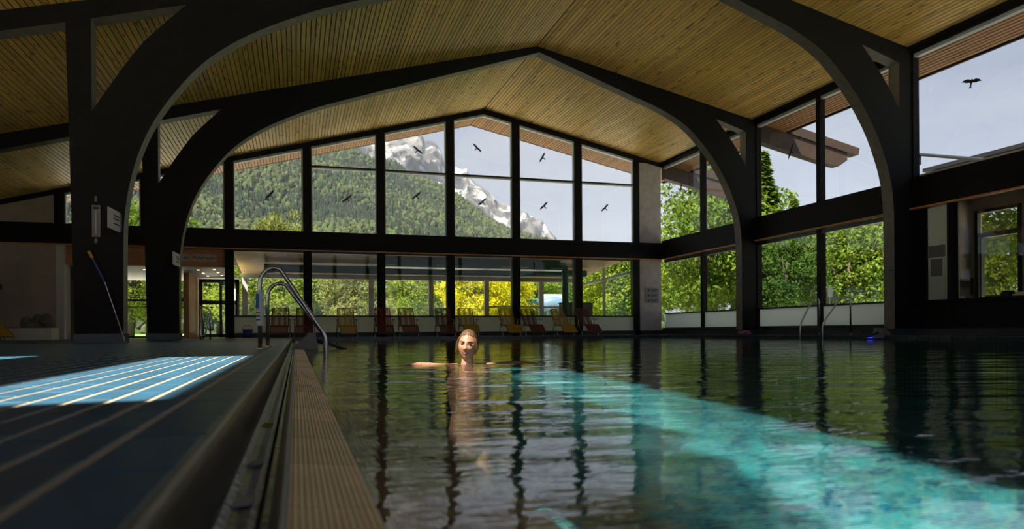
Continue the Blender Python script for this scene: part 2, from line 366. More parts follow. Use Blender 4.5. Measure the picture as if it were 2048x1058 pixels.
boards(sof, 1, WX + 0.12, 15.6, 5.0, GY + 0.2, 'soffit', [2, 3])
mb = MB()
for x0, x1 in ((-7.6, RX), (RX, 15.66)): mb.prism([(x0, roof_z(x0) - .01), (x1, roof_z(x1) - .01), (x1, roof_z(x1) + .24), (x0, roof_z(x0) + .24)], 28.06, 28.12)
mb.build('fascia_board', 'timber_brown', sof)
box('eaves_board', 'timber_brown', sof, 15.62, 15.67, 5.0, 28.1, roof_z(15.65) - 0.02, roof_z(15.65) + 0.24)

# ------------------------------------------------------------------ glued-timber arch frames
IR = [(6.38, 7.88), (7.78, 7.41), (9.18, 6.94), (10.05, 6.65), (10.83, 6.26), (11.42, 5.74), (11.89, 5.18), (12.23, 4.64), (12.48, 4.08), (12.63, 3.6), (12.70, 3.1), (12.72, 2.4), (12.72, 0.14)]
OR_ = [(12.89, 5.14), (12.78, 5.35), (12.57, 5.68), (12.24, 6.10), (11.86, 6.52)]
IL = [(6.38, 7.88), (2.33, 6.51), (1.28, 6.15), (0.52, 5.875), (-0.12, 5.59), (-0.72, 5.27), (-1.20, 4.93), (-1.55, 4.6), (-1.92, 4.12), (-2.20, 3.66), (-2.39, 3.2), (-2.51, 2.76), (-2.58, 2.35), (-2.62, 1.8), (-2.63, 0.14)]
OL = [(-3.03, 3.84), (-2.80, 4.23), (-2.57, 4.60), (-2.30, 4.99), (-1.98, 5.34), (-1.68, 5.65)]
def smooth_curve(pts, n=5):
    out = []
    for i in range(len(pts) - 1):
        p0, p1, p2, p3 = pts[max(i - 1, 0)], pts[i], pts[i + 1], pts[min(i + 2, len(pts) - 1)]
        for j in range(n):
            t = j / n
            out.append(tuple(0.5 * (2 * p1[k] + (p2[k] - p0[k]) * t + (2 * p0[k] - 5 * p1[k] + 4 * p2[k] - p3[k]) * t * t + (3 * p1[k] - p0[k] - 3 * p2[k] + p3[k]) * t ** 3) for k in (0, 1)))
    return out + [pts[-1]]
def arch_frame(yf, label, tail):
    fr_ = tag(empty('timber_arch_frame', (0, 0, 0)), label, 'arch frame', 'timber frames across the hall', 'structure')
    top = lambda x: roof_z(x) - 0.012
    ir = [IR[0], IR[1]] + smooth_curve(IR[2:], 4); il = [IL[0]] + smooth_curve(IL[1:], 4)
    irT = [T(p) for p in ir]; ilT = [T(p) for p in il]
    xr = 11.86 * K; wr = 13.26 * K
    poly = irT + [(wr, DZ), (wr, T((0, 5.0))[1])] + [T(p) for p in smooth_curve(OR_, 4)] + [(xr, top(xr)), (RX, top(RX))]
    MB().prism(poly, yf, yf + FT).build('arch_rib', 'dark_timber', fr_)
    e = (13.33 * K, top(13.33 * K))
    MB().prism([(xr, top(xr)), e, (e[0], T((0, 6.08))[1]), T((12.9, 6.22)), T((11.86, 6.52))], yf + .002, yf + FT - .002).build('rafter_end', 'dark_timber', fr_)
    MB().prism([T((12.89, 6.3)), T((13.26, 6.3)), T((13.26, 4.9)), T((12.89, 5.05))], yf + .004, yf + FT - .004).build('post', 'dark_timber', fr_)
    xl = -1.68 * K
    poly = ilT + [T((-3.31, 0.14)), T((-3.38, 3.8)), T((-3.06, 3.8))] + [T(p) for p in smooth_curve(OL, 4)] + [(xl, top(xl)), (RX, top(RX))]
    MB().prism(poly, yf, yf + FT).build('arch_rib', 'dark_timber', fr_)
    MB().prism([(xl, top(xl)), (-9.5, top(-9.5)), (-9.5, top(-9.5) - .40), T((-3.05, 5.26)), T((-1.68, 5.65))], yf + .002, yf + FT - .002).build('rafter_end', 'dark_timber', fr_)
    MB().prism([T((-3.42, 5.28)), T((-3.06, 5.34)), T((-3.06, 3.7)), T((-3.38, 3.7))], yf + .004, yf + FT - .004).build('post', 'dark_timber', fr_)
    # tiled foot of both legs
    MB().box(T((-3.33, 0))[0], T((-2.61, 0))[0], yf - .012, yf + FT + .012, DZ, DZ + .16).build('foot_tile', 'tile_dark', fr_)
    MB().box(T((12.70, 0))[0], wr - .01, yf - .012, yf + FT + .012, DZ, DZ + .16).build('foot_tile', 'tile_dark', fr_)
    return fr_
arch_frame(Y1, 'nearest dark timber arch frame, its left leg carrying thermometer and notice', False)
arch_frame(Y2, 'second dark timber arch frame, nearer the gable window wall', True)
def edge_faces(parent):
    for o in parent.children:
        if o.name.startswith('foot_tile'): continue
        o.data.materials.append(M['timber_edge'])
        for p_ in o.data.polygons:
            if abs(p_.normal.y) < .5: p_.material_index = 1
def rafter_tail(y, top0, label, group):
    o = tag(empty('rafter_tail', (0, 0, 0)), label, 'beam', group, 'structure')
    x0 = 14.47; f = lambda x, d: roof_z(x) + d
    MB().prism([(x0, f(x0, -.02)), (x0, f(x0, -.58)), (17.28, 5.84), (17.72, 5.80), (18.06, 6.02), (18.06, 6.26), (15.7, f(15.7, -.02))], y, y + .32).build('beam', 'timber_brown', o)
    MB().prism([(15.7, f(15.7, -.01)), (15.7, f(15.7, .30)), (18.54, 6.45), (18.49, 6.22), (18.07, 6.27)], y - .05, y + .37).build('beam_cover', 'timber_brown', o)
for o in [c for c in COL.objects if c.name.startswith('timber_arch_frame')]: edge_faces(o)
rafter_tail(Y2 + 0.1, 0, 'brown timber rafter end projecting outside the right-hand windows', 'rafter ends outside')
rafter_tail(GY - 0.15, 0, 'brown timber rafter end outside at the gable corner', 'rafter ends outside')

# ------------------------------------------------------------------ gable wall: beam, posts, windows
MX = [-7.24, -4.74, -2.17, 0.395, 2.961, 5.527, 8.093, 10.659, 13.19]
gable = struct('wall_gable', 'dark horizontal timber beam and sloping rafter of the gable window wall', 'wall')
box('beam', 'dark_timber', gable, LX, WX + .1, GY - .14, GY + .12, BEAM0, BEAM1)
box('wood_strip', 'wood_strip', gable, LX, WX - .1, GY - .17, GY - .05, BEAM0 - .035, BEAM0 - .002)
for x0, x1 in ((LX, RX), (RX, WX)):
    MB().prism([(x0, roof_z(x0) - .008), (x1, roof_z(x1) - .008), (x1, roof_z(x1) - .17), (x0, roof_z(x0) - .17)], GY - .12, GY + .1).build('gable_rafter', 'dark_timber', gable)
box('base_rail', 'dark_frame', gable, -2.2, WX, GY - .1, GY + .08, DZ, .25)
posts_n = 0
for i, x in enumerate(MX):
    w = .145 if i < 8 else .11
    o = struct('trim_%d' % (i + 1), 'dark timber window post of the gable wall, number %s from the left' % ['one', 'two', 'three', 'four', 'five', 'six', 'seven', 'eight', 'nine'][i], 'post')
    z0 = DZ if i > 1 else BEAM1
    box('post', 'dark_timber', o, x - w, x + w, GY - .10, GY + .06, z0, roof_z(x) - .15)
    if i >= 3: box('outer_cover', 'green_paint', o, x - w * .8, x + w * .8, GY + .062, GY + .34, DZ, BEAM0)
    box('upper_cover', 'alu_frame', o, x - w * .9, x + w * .9, GY + .062, GY + .12, BEAM1, roof_z(x) - .19)
TZ = 6.10
POS = ['far left', 'second', 'third', 'fourth', 'fifth', 'sixth', 'seventh', 'eighth']
wn_i = 0
def pane(name, parent, x0, x1, zf, y=GY + .02, mat='glass', t=.008):
    """zf: list of (x, z) outline points"""
    return MB().prism(zf, y, y + t).build(name, mat, parent)
for i in range(8):
    x0 = MX[i] + .15; x1 = MX[i + 1] - (.15 if i < 7 else .12)
    wn_i += 1
    w = struct('window_%d' % wn_i, 'upper gable window with %s bay of glass under the sloping roof' % POS[i], 'window')
    zr = lambda x: roof_z(x) - .175
    head = [(x0, zr(x0))] + ([(RX, zr(RX))] if x0 < RX < x1 else []) + [(x1, zr(x1))]
    low = [(x, z - .075) for x, z in head]
    MB().prism(head + low[::-1], GY - .045, GY + .10).build('head_frame', 'alu_frame', w)
    if min(zr(x0), zr(x1)) > TZ + .2 or i in (3,):
        ztop = lambda x: min(zr(x) - .075, 99)
        box('transom', 'dark_frame', w, x0, x1, GY - .05, GY + .07, TZ, TZ + .06); box('transom_edge', 'alu_frame', w, x0, x1, GY - .045, GY + .09, TZ - .045, TZ)
        pane('pane', w, x0, x1, [(x0, TZ + .06), (x1, TZ + .06)] + low[::-1]); pane('pane', w, x0, x1, [(x0, BEAM1), (x1, BEAM1), (x1, TZ - .045), (x0, TZ - .045)])
    else:
        pane('pane', w, x0, x1, [(x0, BEAM1), (x1, BEAM1)] + low[::-1])
    box('jamb', 'alu_frame', w, x1 - .045, x1, GY - .04, GY + .08, BEAM1, low[-1][1]); box('jamb', 'alu_frame', w, x0, x0 + .03, GY - .04, GY + .08, BEAM1, low[0][1])
SILL = 0.80
for i in range(2, 8):
    x0 = MX[i] + .15; x1 = MX[i + 1] - (.15 if i < 7 else .12); wn_i += 1
    w = struct('window_%d' % wn_i, 'lower gable window, %s bay, clear glass above a frosted panel' % POS[i], 'window')
    box('sill_bar', 'dark_frame', w, x0, x1, GY - .04, GY + .06, SILL, SILL + .055)
    pane('pane', w, x0, x1, [(x0, SILL + .055), (x1, SILL + .055), (x1, BEAM0), (x0, BEAM0)])
    MB().add([(x0, GY + .02, .25), (x1, GY + .02, .25), (x1, GY + .02, SILL), (x0, GY + .02, SILL)], [(0, 1, 2, 3)]).build('frosted_panel', 'frosted', w)
    box('head_frame', 'dark_frame', w, x0, x1, GY - .04, GY + .06, BEAM0 - .10, BEAM0 - .04)
# concrete corner pier
pier = struct('trim_10', 'grey concrete corner pier between gable and right window walls', 'pier')
box('pier', 'concrete', pier, 13.31, 14.27, GY - .09, GY + .3, DZ, BEAM0); box('pier_top', 'concrete', pier, 13.31, 14.27, GY - .09, GY + .3, BEAM1, roof_z(14.27) - .03)
# plaster part of the gable at the far left
pw = struct('wall_left', 'rough plaster wall beside the lobby opening at far left', 'wall')
box('plaster', 'plaster', pw, LX, -7.35, GY - .06, GY + .25, DZ, BEAM0); MB().prism([(LX, BEAM1), (-7.42, BEAM1), (-7.42, roof_z(-7.42) - .1), (LX, roof_z(LX) - .1)], GY - .06, GY + .2).build('plaster_top', 'plaster', pw)
box('corner_edge', 'white_paint', pw, -7.35, -7.12, GY - .05, GY + .6, DZ, BEAM0 - .02)
box('outer_wall', 'plaster', pw, LX - .2, LX, 8.0, GY + .3, DZ, 4.6); box('outer_parapet', 'plaster', pw, LX - .2, LX, BY, 8.0, DZ, .5); box('outer_head', 'dark_timber', pw, LX - .2, LX, BY, 8.0, 4.1, 4.6)
for k in range(7): box('added_side_post', 'dark_timber', pw, LX - .15, LX, BY + k * 2.3, BY + k * 2.3 + .16, .5, 4.1); box('added_side_pane', 'glass', pw, LX - .1, LX - .092, BY + k * 2.3 + .16, min(8.0, BY + k * 2.3 + 2.3), .5, 4.1)  # side glazing added out of view to brighten the near deck and rim
bw = struct('wall_back', 'unseen rear gable wall behind the viewpoint, glazing added to light the hall', 'wall')  # rear glazing is added, unseen, to bring daylight to the foreground
box('beam', 'dark_timber', bw, LX, WX, BY - .2, BY, BEAM0, BEAM1); box('parapet', 'plaster', bw, LX, WX, BY - .2, BY, DZ, .8)
for x in MX: box('post', 'dark_timber', bw, x - .14, x + .14, BY - .15, BY, .8, roof_z(x) - .02)
for x0, x1 in zip(MX[:-1], MX[1:]):
    pane('pane', bw, x0, x1, [(x0 + .14, .8), (x1 - .14, .8), (x1 - .14, BEAM0), (x0 + .14, BEAM0)], y=BY - .1)
    pane('pane', bw, x0, x1, [(x0 + .14, BEAM1), (x1 - .14, BEAM1)] + ([(x1 - .14, roof_z(x1 - .14))] + ([(RX, RZ)] if x0 < RX < x1 else []) + [(x0 + .14, roof_z(x0 + .14))]), y=BY - .1)

# ------------------------------------------------------------------ right wall
rw = struct('wall_right', 'dark horizontal timber beam of the right-hand window wall', 'wall')
RB0, RB1 = 3.16, 3.89
box('beam', 'dark_timber', rw, WX - .12, WX + .12, BY, GY - .14, RB0, RB1)
box('wood_strip', 'wood_strip', rw, WX - .16, WX - .04, BY, GY - .18, RB0 - .04, RB0 - .002)
box('eaves_beam', 'dark_timber', rw, WX - .10, WX + .10, BY, GY, roof_z(WX) - .13, roof_z(WX) - .02)
box('base_rail', 'dark_frame', rw, WX - .10, WX + .1, Y1, GY - .1, DZ, .36)
box('tile_skirting', 'tile_dark', rw, WX - .125, WX - .10, BY, GY - .1, DZ, .25)
box('blank_panel', 'plaster', rw, WX - .02, WX + .1, BY, 9.4, DZ, RB0); box('added_near_pane', 'glass', rw, WX, WX + .008, BY, 9.4, RB1, roof_z(WX) - .13)  # near upper glazing added beyond the frame for more daylight
RY = [9.4, Y1 + .16, 16.87, Y2 + .16, 23.0, GY - .1]
HEADZ = roof_z(WX) - .13
for i, y in enumerate(RY[1:5]):
    w = [.20, .085, .20, .085][i]
    o = struct('trim_%d' % (11 + i), ['dark timber post behind the nearest arch leg on the right', 'slim dark mullion between the two arch legs on the right', 'dark timber post behind the second arch leg on the right', 'slim dark mullion beside the concrete pier'][i], 'post')
    box('post', 'dark_timber', o, WX - .06, WX + .12, y - w, y + w, DZ, HEADZ)
RN = ['nearest upper right-hand window beside the arch leg', 'upper right-hand window just past the nearest arch leg', 'upper right-hand window left of the slim mullion', 'upper right-hand window just past the second arch leg', 'upper right-hand window at the concrete pier']
for i in range(5):
    y0, y1 = RY[i] + (.2 if i in (1, 3) else .085), RY[i + 1] - (.2 if i in (0, 2) else .085); wn_i += 1
    w = struct('window_%d' % wn_i, RN[i], 'window')
    box('head_frame', 'alu_frame', w, WX - .03, WX + .09, y0, y1, HEADZ - .085, HEADZ)
    box('pane', 'glass', w, WX + .02, WX + .028, y0, y1, RB1, HEADZ - .085)
    box('jamb', 'alu_frame', w, WX - .02, WX + .07, y0, y0 + .045, RB1, HEADZ - .085)
RSILL = 0.90
RN2 = ['lower right-hand window just past the nearest arch leg', 'lower right-hand window left of the slim mullion', 'lower right-hand window just past the second arch leg', 'lower right-hand window at the concrete pier']
for i in range(1, 5):
    y0, y1 = RY[i] + (.2 if i in (1, 3) else .085), RY[i + 1] - (.2 if i in (0, 2) else .085); wn_i += 1
    w = struct('window_%d' % wn_i, RN2[i - 1] + ' with frosted base', 'window')
    box('sill_bar', 'dark_frame', w, WX - .04, WX + .06, y0, y1, RSILL, RSILL + .05)
    box('pane', 'glass', w, WX + .02, WX + .028, y0, y1, RSILL + .05, RB0)
    MB().add([(WX + .02, y0, .36), (WX + .02, y1, .36), (WX + .02, y1, RSILL), (WX + .02, y0, RSILL)], [(0, 1, 2, 3)]).build('frosted_panel', 'frosted', w)
    box('head_frame', 'dark_frame', w, WX - .04, WX + .06, y0, y1, RB0 - .17, RB0 - .045)
# attendant's office at the right edge
of = struct('wall_office', 'dark panelled office front with window strip at right edge', 'wall')
box('lower_panel', 'dark_timber', of, WX - .06, WX + .05, 9.4, 12.53, .25, .87); box('lower_panel', 'dark_timber', of, WX - .06, WX + .05, 12.62, Y1 - .02, .25, .87)
box('divider', 'dark_timber', of, WX - .09, WX + .06, 12.50, 12.66, DZ, RB0); box('counter_rail', 'dark_timber', of, WX - .1, WX + .1, 9.4, Y1, .86, .92)
box('side_panel', 'dark_timber', of, WX - .03, WX + .05, 13.27, Y1, .9, RB0)
wn_i += 1; w = struct('window_%d' % wn_i, 'milky office window with two notices beside the right arch leg', 'window')
MB().add([(WX + .02, 12.66, .92), (WX + .02, 13.27, .92), (WX + .02, 13.27, RB0 - .06), (WX + .02, 12.66, RB0 - .06)], [(0, 1, 2, 3)]).build('pane', 'frosted', w)
box('notice', 'grey_sign', w, WX + .004, WX + .016, 12.80, 13.25, 1.92, 2.20); box('notice', 'grey_sign', w, WX + .004, WX + .016, 12.88, 13.19, 1.48, 1.88)
wn_i += 1; w = struct('window_%d' % wn_i, 'clear office window looking through to greenery outside', 'window')
box('pane', 'glass', w, WX + .02, WX + .03, 9.4, 12.5, .92, RB0 - .06)
off = struct('wall_office_rear', 'rear office wall with a two-part window', 'wall')
OX = 17.0
box('wall_low', 'plaster', off, OX, OX + .2, 9.4, 14.5, DZ, .95); box('wall_side', 'plaster', off, OX, OX + .2, 14.17, 14.5, .95, 3.9); box('wall_side', 'plaster', off, OX, OX + .2, 9.4, 12.95, .95, 3.9); box('wall_top', 'plaster', off, OX, OX + .2, 12.95, 14.17, 3.3, 3.9)
box('end_wall', 'plaster', off, WX + .15, OX, 14.3, 14.5, DZ, 3.9); box('end_wall', 'plaster', off, WX + .15, OX, 9.2, 9.4, DZ, 3.9)
box('office_ceiling', 'white_paint', off, WX + .15, OX + .2, 9.2, 14.5, 3.9, 4.0); box('office_floor', 'tile_dark', off, WX + .15, OX + .2, 9.2, 14.5, 0, DZ)
wn_i += 1; w = struct('window_%d' % wn_i, 'dark framed rear office window full of leaves', 'window')
for b in ((12.95, 13.02, .95, 3.3), (14.08, 14.17, .95, 3.3), (12.95, 14.17, 3.22, 3.3), (12.95, 14.17, 2.58, 2.70), (12.95, 14.17, .95, 1.03), (13.98, 14.03, 1.0, 2.6)): box('frame_bar', 'dark_frame', w, OX - .06, OX + .05, *b)
box('pane', 'glass', w, OX, OX + .008, 13.02, 14.08, 1.03, 3.22)
# office things
mon = tag(empty('monitor', (15.0, 12.62, .92)), 'dark computer screen standing on the office counter', 'monitor')
MB().box(-.03, .03, -.02, .28, .12, .52).build('screen', 'black_plastic', mon); MB().box(-.02, .02, .10, .16, .02, .14).build('stand', 'black_plastic', mon); MB().box(-.09, .09, .03, .23, 0, .02).build('base', 'black_plastic', mon)
desk = tag(empty('desk', (15.0, 11.4, DZ)), 'wooden office desk behind the clear window', 'desk')
MB().box(-.4, .4, -1.9, 1.7, .76, .80).build('top', 'wood_annex', desk); MB().box(-.38, .38, -1.85, -1.8, 0, .76).build('side_panel', 'wood_annex', desk); MB().box(-.38, .38, 1.6, 1.65, 0, .76).build('side_panel', 'wood_annex', desk)
mon.location.z = DZ + .80
for k, (yy, sx, h, mm, nm, lb) in enumerate(((11.75, .10, .18, 'black_plastic', 'telephone', 'small dark telephone on the office desk'), (11.35, .22, .14, 'white_paint', 'paper_tray', 'pale paper tray on the office desk near right edge'), (12.1, .14, .10, 'cabinet', 'card_box', 'brown card box on the office desk beside the screen'))):
    o = tag(empty(nm, (15.0, yy, DZ + .80)), lb, nm.split('_')[0]); MB().box(-.1, .1, -sx, sx, 0, h * .7).build('body', mm, o); MB().box(-.08, .08, -sx * .8, sx * .8, h * .7, h).build('top', mm, o)

# ------------------------------------------------------------------ deck, gutter, pool
PX0, PX1, PY0, PY1 = -.018, 13.2, -5.2, 22.3
PD = -1.35
floor = struct('floor', 'blue tiled pool deck on the left with pale sandy joints', 'floor')
mb = MB(); mb.box(LX, -.13, BY, GY, -.4, DZ - .002); mb.box(-.155, WX, PY1 + .02, GY, -.4, DZ - .002); mb.box(PX1 + .02, WX, BY, PY1 + .02, -.4, DZ - .002); mb.box(-.155, PX1 + .02, BY, PY0, -.4, DZ - .002)
mb.build('joint_bed', 'grout', floor)
TW, TL, JN = .0825, .285, .0095; JX = .005
def tile_mesh(w, l, mat): 
    c = .003; return MB().add([(0, 0, -.02), (w, 0, -.02), (w, l, -.02), (0, l, -.02), (0, 0, -c), (w, 0, -c), (w, l, -c), (0, l, -c), (c, c, 0), (w - c, c, 0), (w - c, l - c, 0), (c, l - c, 0)],
        [(0, 1, 5, 4), (1, 2, 6, 5), (2, 3, 7, 6), (3, 0, 4, 7), (4, 5, 9, 8), (5, 6, 10, 9), (6, 7, 11, 10), (7, 4, 8, 11), (8, 9, 10, 11)]).mesh('tile', mat)
t_edge = tile_mesh(.108 - JN * .5, TL - JX, 'tile_blue'); t_std = tile_mesh(TW - JN, TL - JX, 'tile_blue')
cand = []; rest = MB(); base = t_std
bv = [tuple(v.co) for v in base.vertices]; bf = [tuple(p.vertices) for p in base.polygons][4:]
for r_i in range(0, 112):
    x1 = -.237 - (r_i - 1) * TW if r_i else -.157
    x0 = x1 - TW if r_i else -.237
    for k in range(0, 92):
        y = .30 + k * TL + ((r_i % 2) * TL * .37 if r_i else 0.0)
        if y > GY - .4: continue
        if x1 / (y + .3) < -.5: continue
        cand.append((y * 1.0 + abs(x1) * .6, r_i, x0, y))
cand.sort()
for d, r_i, x0, y in cand[:290]:
    link('tile', t_edge if r_i == 0 else t_std, floor, (x0 + JN * .5, y, DZ))
tile_w = {0: .108 - JN * .5}
for d, r_i, x0, y in cand[290:]:
    sx = (tile_w[0] / (TW - JN)) if r_i == 0 else 1.0
    if y < 13: rest.add([(x0 + JN * .5 + v[0] * sx, y + v[1], DZ + v[2]) for v in bv], bf)
    else: rest.add([(x0 + JN * .5, y, DZ), (x0 + JN * .5 + (TW - JN) * sx, y, DZ), (x0 + JN * .5 + (TW - JN) * sx, y + TL - JX, DZ), (x0 + JN * .5, y + TL - JX, DZ)], [(0, 1, 2, 3)])
o = rest.build('far_tiles', 'tile_blue', floor); o['kind'] = 'stuff'
# far and right deck: dark tiles, a kerb of separate tiles along the water
kerb = struct('floor_kerb', 'dark tiled deck and kerb along the far and right pool edge', 'floor')
mb = MB(); mb.box(-.15, WX - .12, PY1 + .12, GY - .12, DZ - .004, DZ + .004); mb.box(PX1 + .12, WX - .12, PY0, PY1 + .12, DZ - .004, DZ + .004); mb.build('deck_surface', 'tile_dark', kerb)
kt = tile_mesh(.28, .15, 'tile_dark')
n = 0
for k in range(46):
    x = -.1 + k * .29
    if x + .28 > PX1 + .1: break
    MBk = link('kerb_tile', kt, kerb, (x, PY1 - .01, DZ + .012))
    f_ = MB().box(0, .28, 0, .02, 0, DZ - .012).mesh('kerb_face', 'tile_dark') if n == 0 else f_
    link('kerb_face', f_, kerb, (x, PY1 - .012, .0)); n += 1
f2 = MB().box(0, .02, 0, .28, 0, DZ - .012).mesh('kerb_face', 'tile_dark'); kt2 = tile_mesh(.15, .28, 'tile_dark')
for k in range(60):
    y = PY1 - .29 * (k + 1)
    if y < 6: break
    link('kerb_tile', kt2, kerb, (PX1 - .01, y, DZ + .012)); link('kerb_face', f2, kerb, (PX1 - .012, y, 0))
# gutter along the left edge
gut = struct('trim_20', 'dark overflow gutter channel between the blue deck and the beige pool rim', 'gutter')
MB().prism([(-.1285, -.10), (-.1285, DZ + .0), (-.126, DZ + .001), (-.122, DZ - .001), (-.118, DZ - .006), (-.1155, DZ - .016), (-.112, -.04), (-.112, -.10)], PY0, PY1, 'Y').build('nosing', 'nosing', gut)
seg = MB().prism([(-.1125, -.012), (-.108, -.022), (-.098, -.030), (-.084, -.033), (-.068, -.030), (-.058, -.034), (-.052, -.07), (-.1125, -.07)], 0, .160, 'Y').mesh('channel_liner', 'gutter')
for k in range(140): link('channel_liner', seg, gut, (0, .2 + k * .163, 0))
box('channel_floor', 'gutter_wet', gut, -.13, -.03, PY0, PY1, -.09, -.058)
lk = MB().box(-.046, -.034, 0, .31, -.09, -.012).mesh('channel_lip', 'gutter')
for k in range(66): link('channel_lip', lk, gut, (0, .35 + k * .322, 0))
leafm = MB().add([(0, 0, 0), (.016, .006, .004), (.03, 0, .002), (.016, -.007, .003)], [(0, 1, 2, 3)]).mesh('leaf', 'leaf_olive')
for k, (yy, mt) in enumerate(((1.55, 'slide_blue'), (2.2, 'leaf_yellow'), (1.2, 'paper'), (.95, 'paper'))):
    o = MB().add([(-.016, -.02, 0), (.012, -.024, .003), (.018, .012, .004), (-.006, .024, .003), (-.016, -.02, -.003), (.012, -.024, 0), (.018, .012, .001), (-.006, .024, 0)], [(0, 1, 2, 3), (7, 6, 5, 4), (0, 4, 5, 1), (1, 5, 6, 2), (2, 6, 7, 3), (3, 7, 4, 0)]).build('leaf_scrap', mt, None, loc=(-.082, yy, -.028))
    tag(o, ['small blue scrap lying in the overflow gutter', 'yellow-green leaf lying in the overflow gutter', 'small pale scrap in the gutter, farther of two', 'pale scrap in the gutter nearest the viewpoint'][k], 'debris')
# beige ribbed rim tiles and shallow ledge
rim = struct('trim_21', 'beige ribbed overflow rim tiles with a shallow flooded ledge', 'pool rim')
RT = .325
MB().prism([(-.034, -.2), (-.034, .008), (-.029, .018), (-.020, .022), (-.012, .018), (-.010, -.2)], PY0, PY1, 'Y').build('rim_bead', 'nosing', rim)
rimm = MB().prism([(-.011, -.06), (-.011, .012), (.1035, .0005), (.1035, -.06)], 0, RT - .006, 'Y').mesh('rim_tile', 'rib_tile')
ledm = MB().prism([(.1095, -.07), (.1095, -.0015), (.330, -.016), (.337, -.022), (.337, -.07)], 0, RT - .006, 'Y').mesh('ledge_tile', 'rib_tile')
for k in range(66):
    y = .334 + k * RT - RT * 2
    if y + RT > PY1: break
    link('rim_tile', rimm, rim, (0, y, 0)); link('ledge_tile', ledm, rim, (0, y, 0))
MB().prism([(-.03, -.3), (-.03, -.012), (.1065, -.0045), (.107, -.008), (.328, -.024), (.330, -.3)], PY0, PY1, 'Y').build('joint_bed', 'grout', rim)
# basin
pool = struct('pool_basin', 'blue-green tiled swimming pool basin under the water', 'pool')
mb = MB(); mb.box(-.2, PX1 + .2, PY0 - .2, PY1 + .2, PD - .15, PD); mb.box(.05, .325, PY0, PY1, PD, -.06); mb.box(PX1, PX1 + .2, PY0, PY1 + .2, PD, 0); mb.box(-.2, PX1 + .2, PY1, PY1 + .2, PD, 0); mb.box(-.2, PX1 + .2, PY0 - .2, PY0, PD, 0)
mb.build('basin_shell', 'pool_tile', pool)
m = M['pool_tile']; t = m.node_tree; p = t.nodes['Principled BSDF']; br = t.nodes.new('ShaderNodeTexBrick'); geo = [n for n in t.nodes if n.type == 'NEW_GEOMETRY'][0]
t.links.new(geo.outputs['Position'], br.inputs['Vector']); br.inputs['Color1'].default_value = (0.003, 0.060, 0.17, 1); br.inputs['Color2'].default_value = (0.05, 0.46, 0.52, 1); br.inputs['Mortar'].default_value = (0.20, 0.46, 0.36, 1)  # strong tile contrast put in to imitate caustic sun flecks
br.inputs['Scale'].default_value = 1.0; br.inputs['Brick Width'].default_value = .11; br.inputs['Row Height'].default_value = .055; br.inputs['Mortar Size'].default_value = .005; t.links.new(br.outputs[0], p.inputs['Base Color'])
# water surface: rippled sheet
def water():
    xs = [-.0105]; 
    while xs[-1] < PX1 - .02: xs.append(xs[-1] + min(.03 + .006 * max(xs[-1], 0), .07))
    xs[-1] = PX1
    ys = [-1.0]
    while ys[-1] < PY1 - .04: ys.append(ys[-1] + min(max(.016, .0065 * ys[-1]), .045))
    ys[-1] = PY1 - .012; ys = [PY0, -3] + ys
    X, Y = np.meshgrid(np.array(xs), np.array(ys)); Z = np.zeros_like(X); rg = np.random.default_rng(3)
    for i in range(60):
        lam = math.exp(rg.uniform(math.log(.11), math.log(.75))); th = rg.normal(1.30, .55); k = 2 * PI / lam
        slope = .0034; Z += slope / k * np.sin(k * (X * math.cos(th) + Y * math.sin(th)) + rg.uniform(0, 6.28))
    d = np.hypot(X - 1.22, Y - 5.16); Z += .0009 * np.sin(2 * PI * d / .19) * np.exp(-((d - .8) / .9) ** 2)
    mid = np.exp(-((Y - 4.2) / 2.6) ** 2)
    for lam, th, a in ((.17, 1.30, .0008), (.23, 1.17, .0010), (.14, 1.42, .0005), (.31, 1.25, .0011)): Z += a * mid * np.sin(2 * PI / lam * (X * math.cos(th) + Y * math.sin(th)) + 3 * np.sin(X * .7 + lam * 20))
    far = np.clip((22 - Y) / 14, .30, 1); edge = np.clip((X + .01) / .5, .14, 1); Z *= far * edge
    Z += -.0005
    v = np.stack([X, Y, Z], -1).reshape(-1, 3); ny, nx = X.shape; idx = np.arange(nx * ny).reshape(ny, nx)
    f = np.stack([idx[:-1, :-1], idx[:-1, 1:], idx[1:, 1:], idx[1:, :-1]], -1).reshape(-1, 4)
    me = bpy.data.meshes.new('water'); me.from_pydata(v.tolist(), [], f.tolist()); me.materials.append(M['water']); me.polygons.foreach_set('use_smooth', [True] * len(me.polygons)); me.update()
    return tag(link('water', me), 'rippled clear water surface of the swimming pool', 'water', kind='stuff')
water()

# ------------------------------------------------------------------ annex (rest room) behind the gable glazing
ann = struct('ceiling_annex', 'sloping pale wood ceiling of the rest room behind the lower gable windows', 'ceiling')
az = lambda y: 3.30 - (y - 26.3) * (3.30 - 2.80) / 6.0
for k in range(46):
    y = 26.3 + k * .135
    link('board', PL['wood_annex'], ann, (-2.2, y + .125, az(y)), (0, 0, -PI / 2), (1.15, 15.5, 1))
MB().add([(-2.3, 26.2, az(26.2) + .04), (13.4, 26.2, az(26.2) + .04), (13.4, 32.6, az(32.6) + .04), (-2.3, 32.6, az(32.6) + .04), (-2.3, 26.2, az(26.2) + .2), (13.4, 26.2, az(26.2) + .2), (13.4, 32.6, az(32.6) + .2), (-2.3, 32.6, az(32.6) + .2)],
         [(0, 3, 2, 1), (4, 5, 6, 7), (0, 1, 5, 4), (1, 2, 6, 5), (2, 3, 7, 6), (3, 0, 4, 7)]).build('roof_deck', 'roof_felt', ann)
box('floor_annex', 'tile_dark', struct('floor_annex', 'dark floor of the rest room behind the gable', 'floor'), -9.5, 13.4, GY + .1, 34.5, -.05, DZ)
aw = struct('wall_annex', 'light grey framed outer window wall of the rest room', 'wall')
AY = 32.5
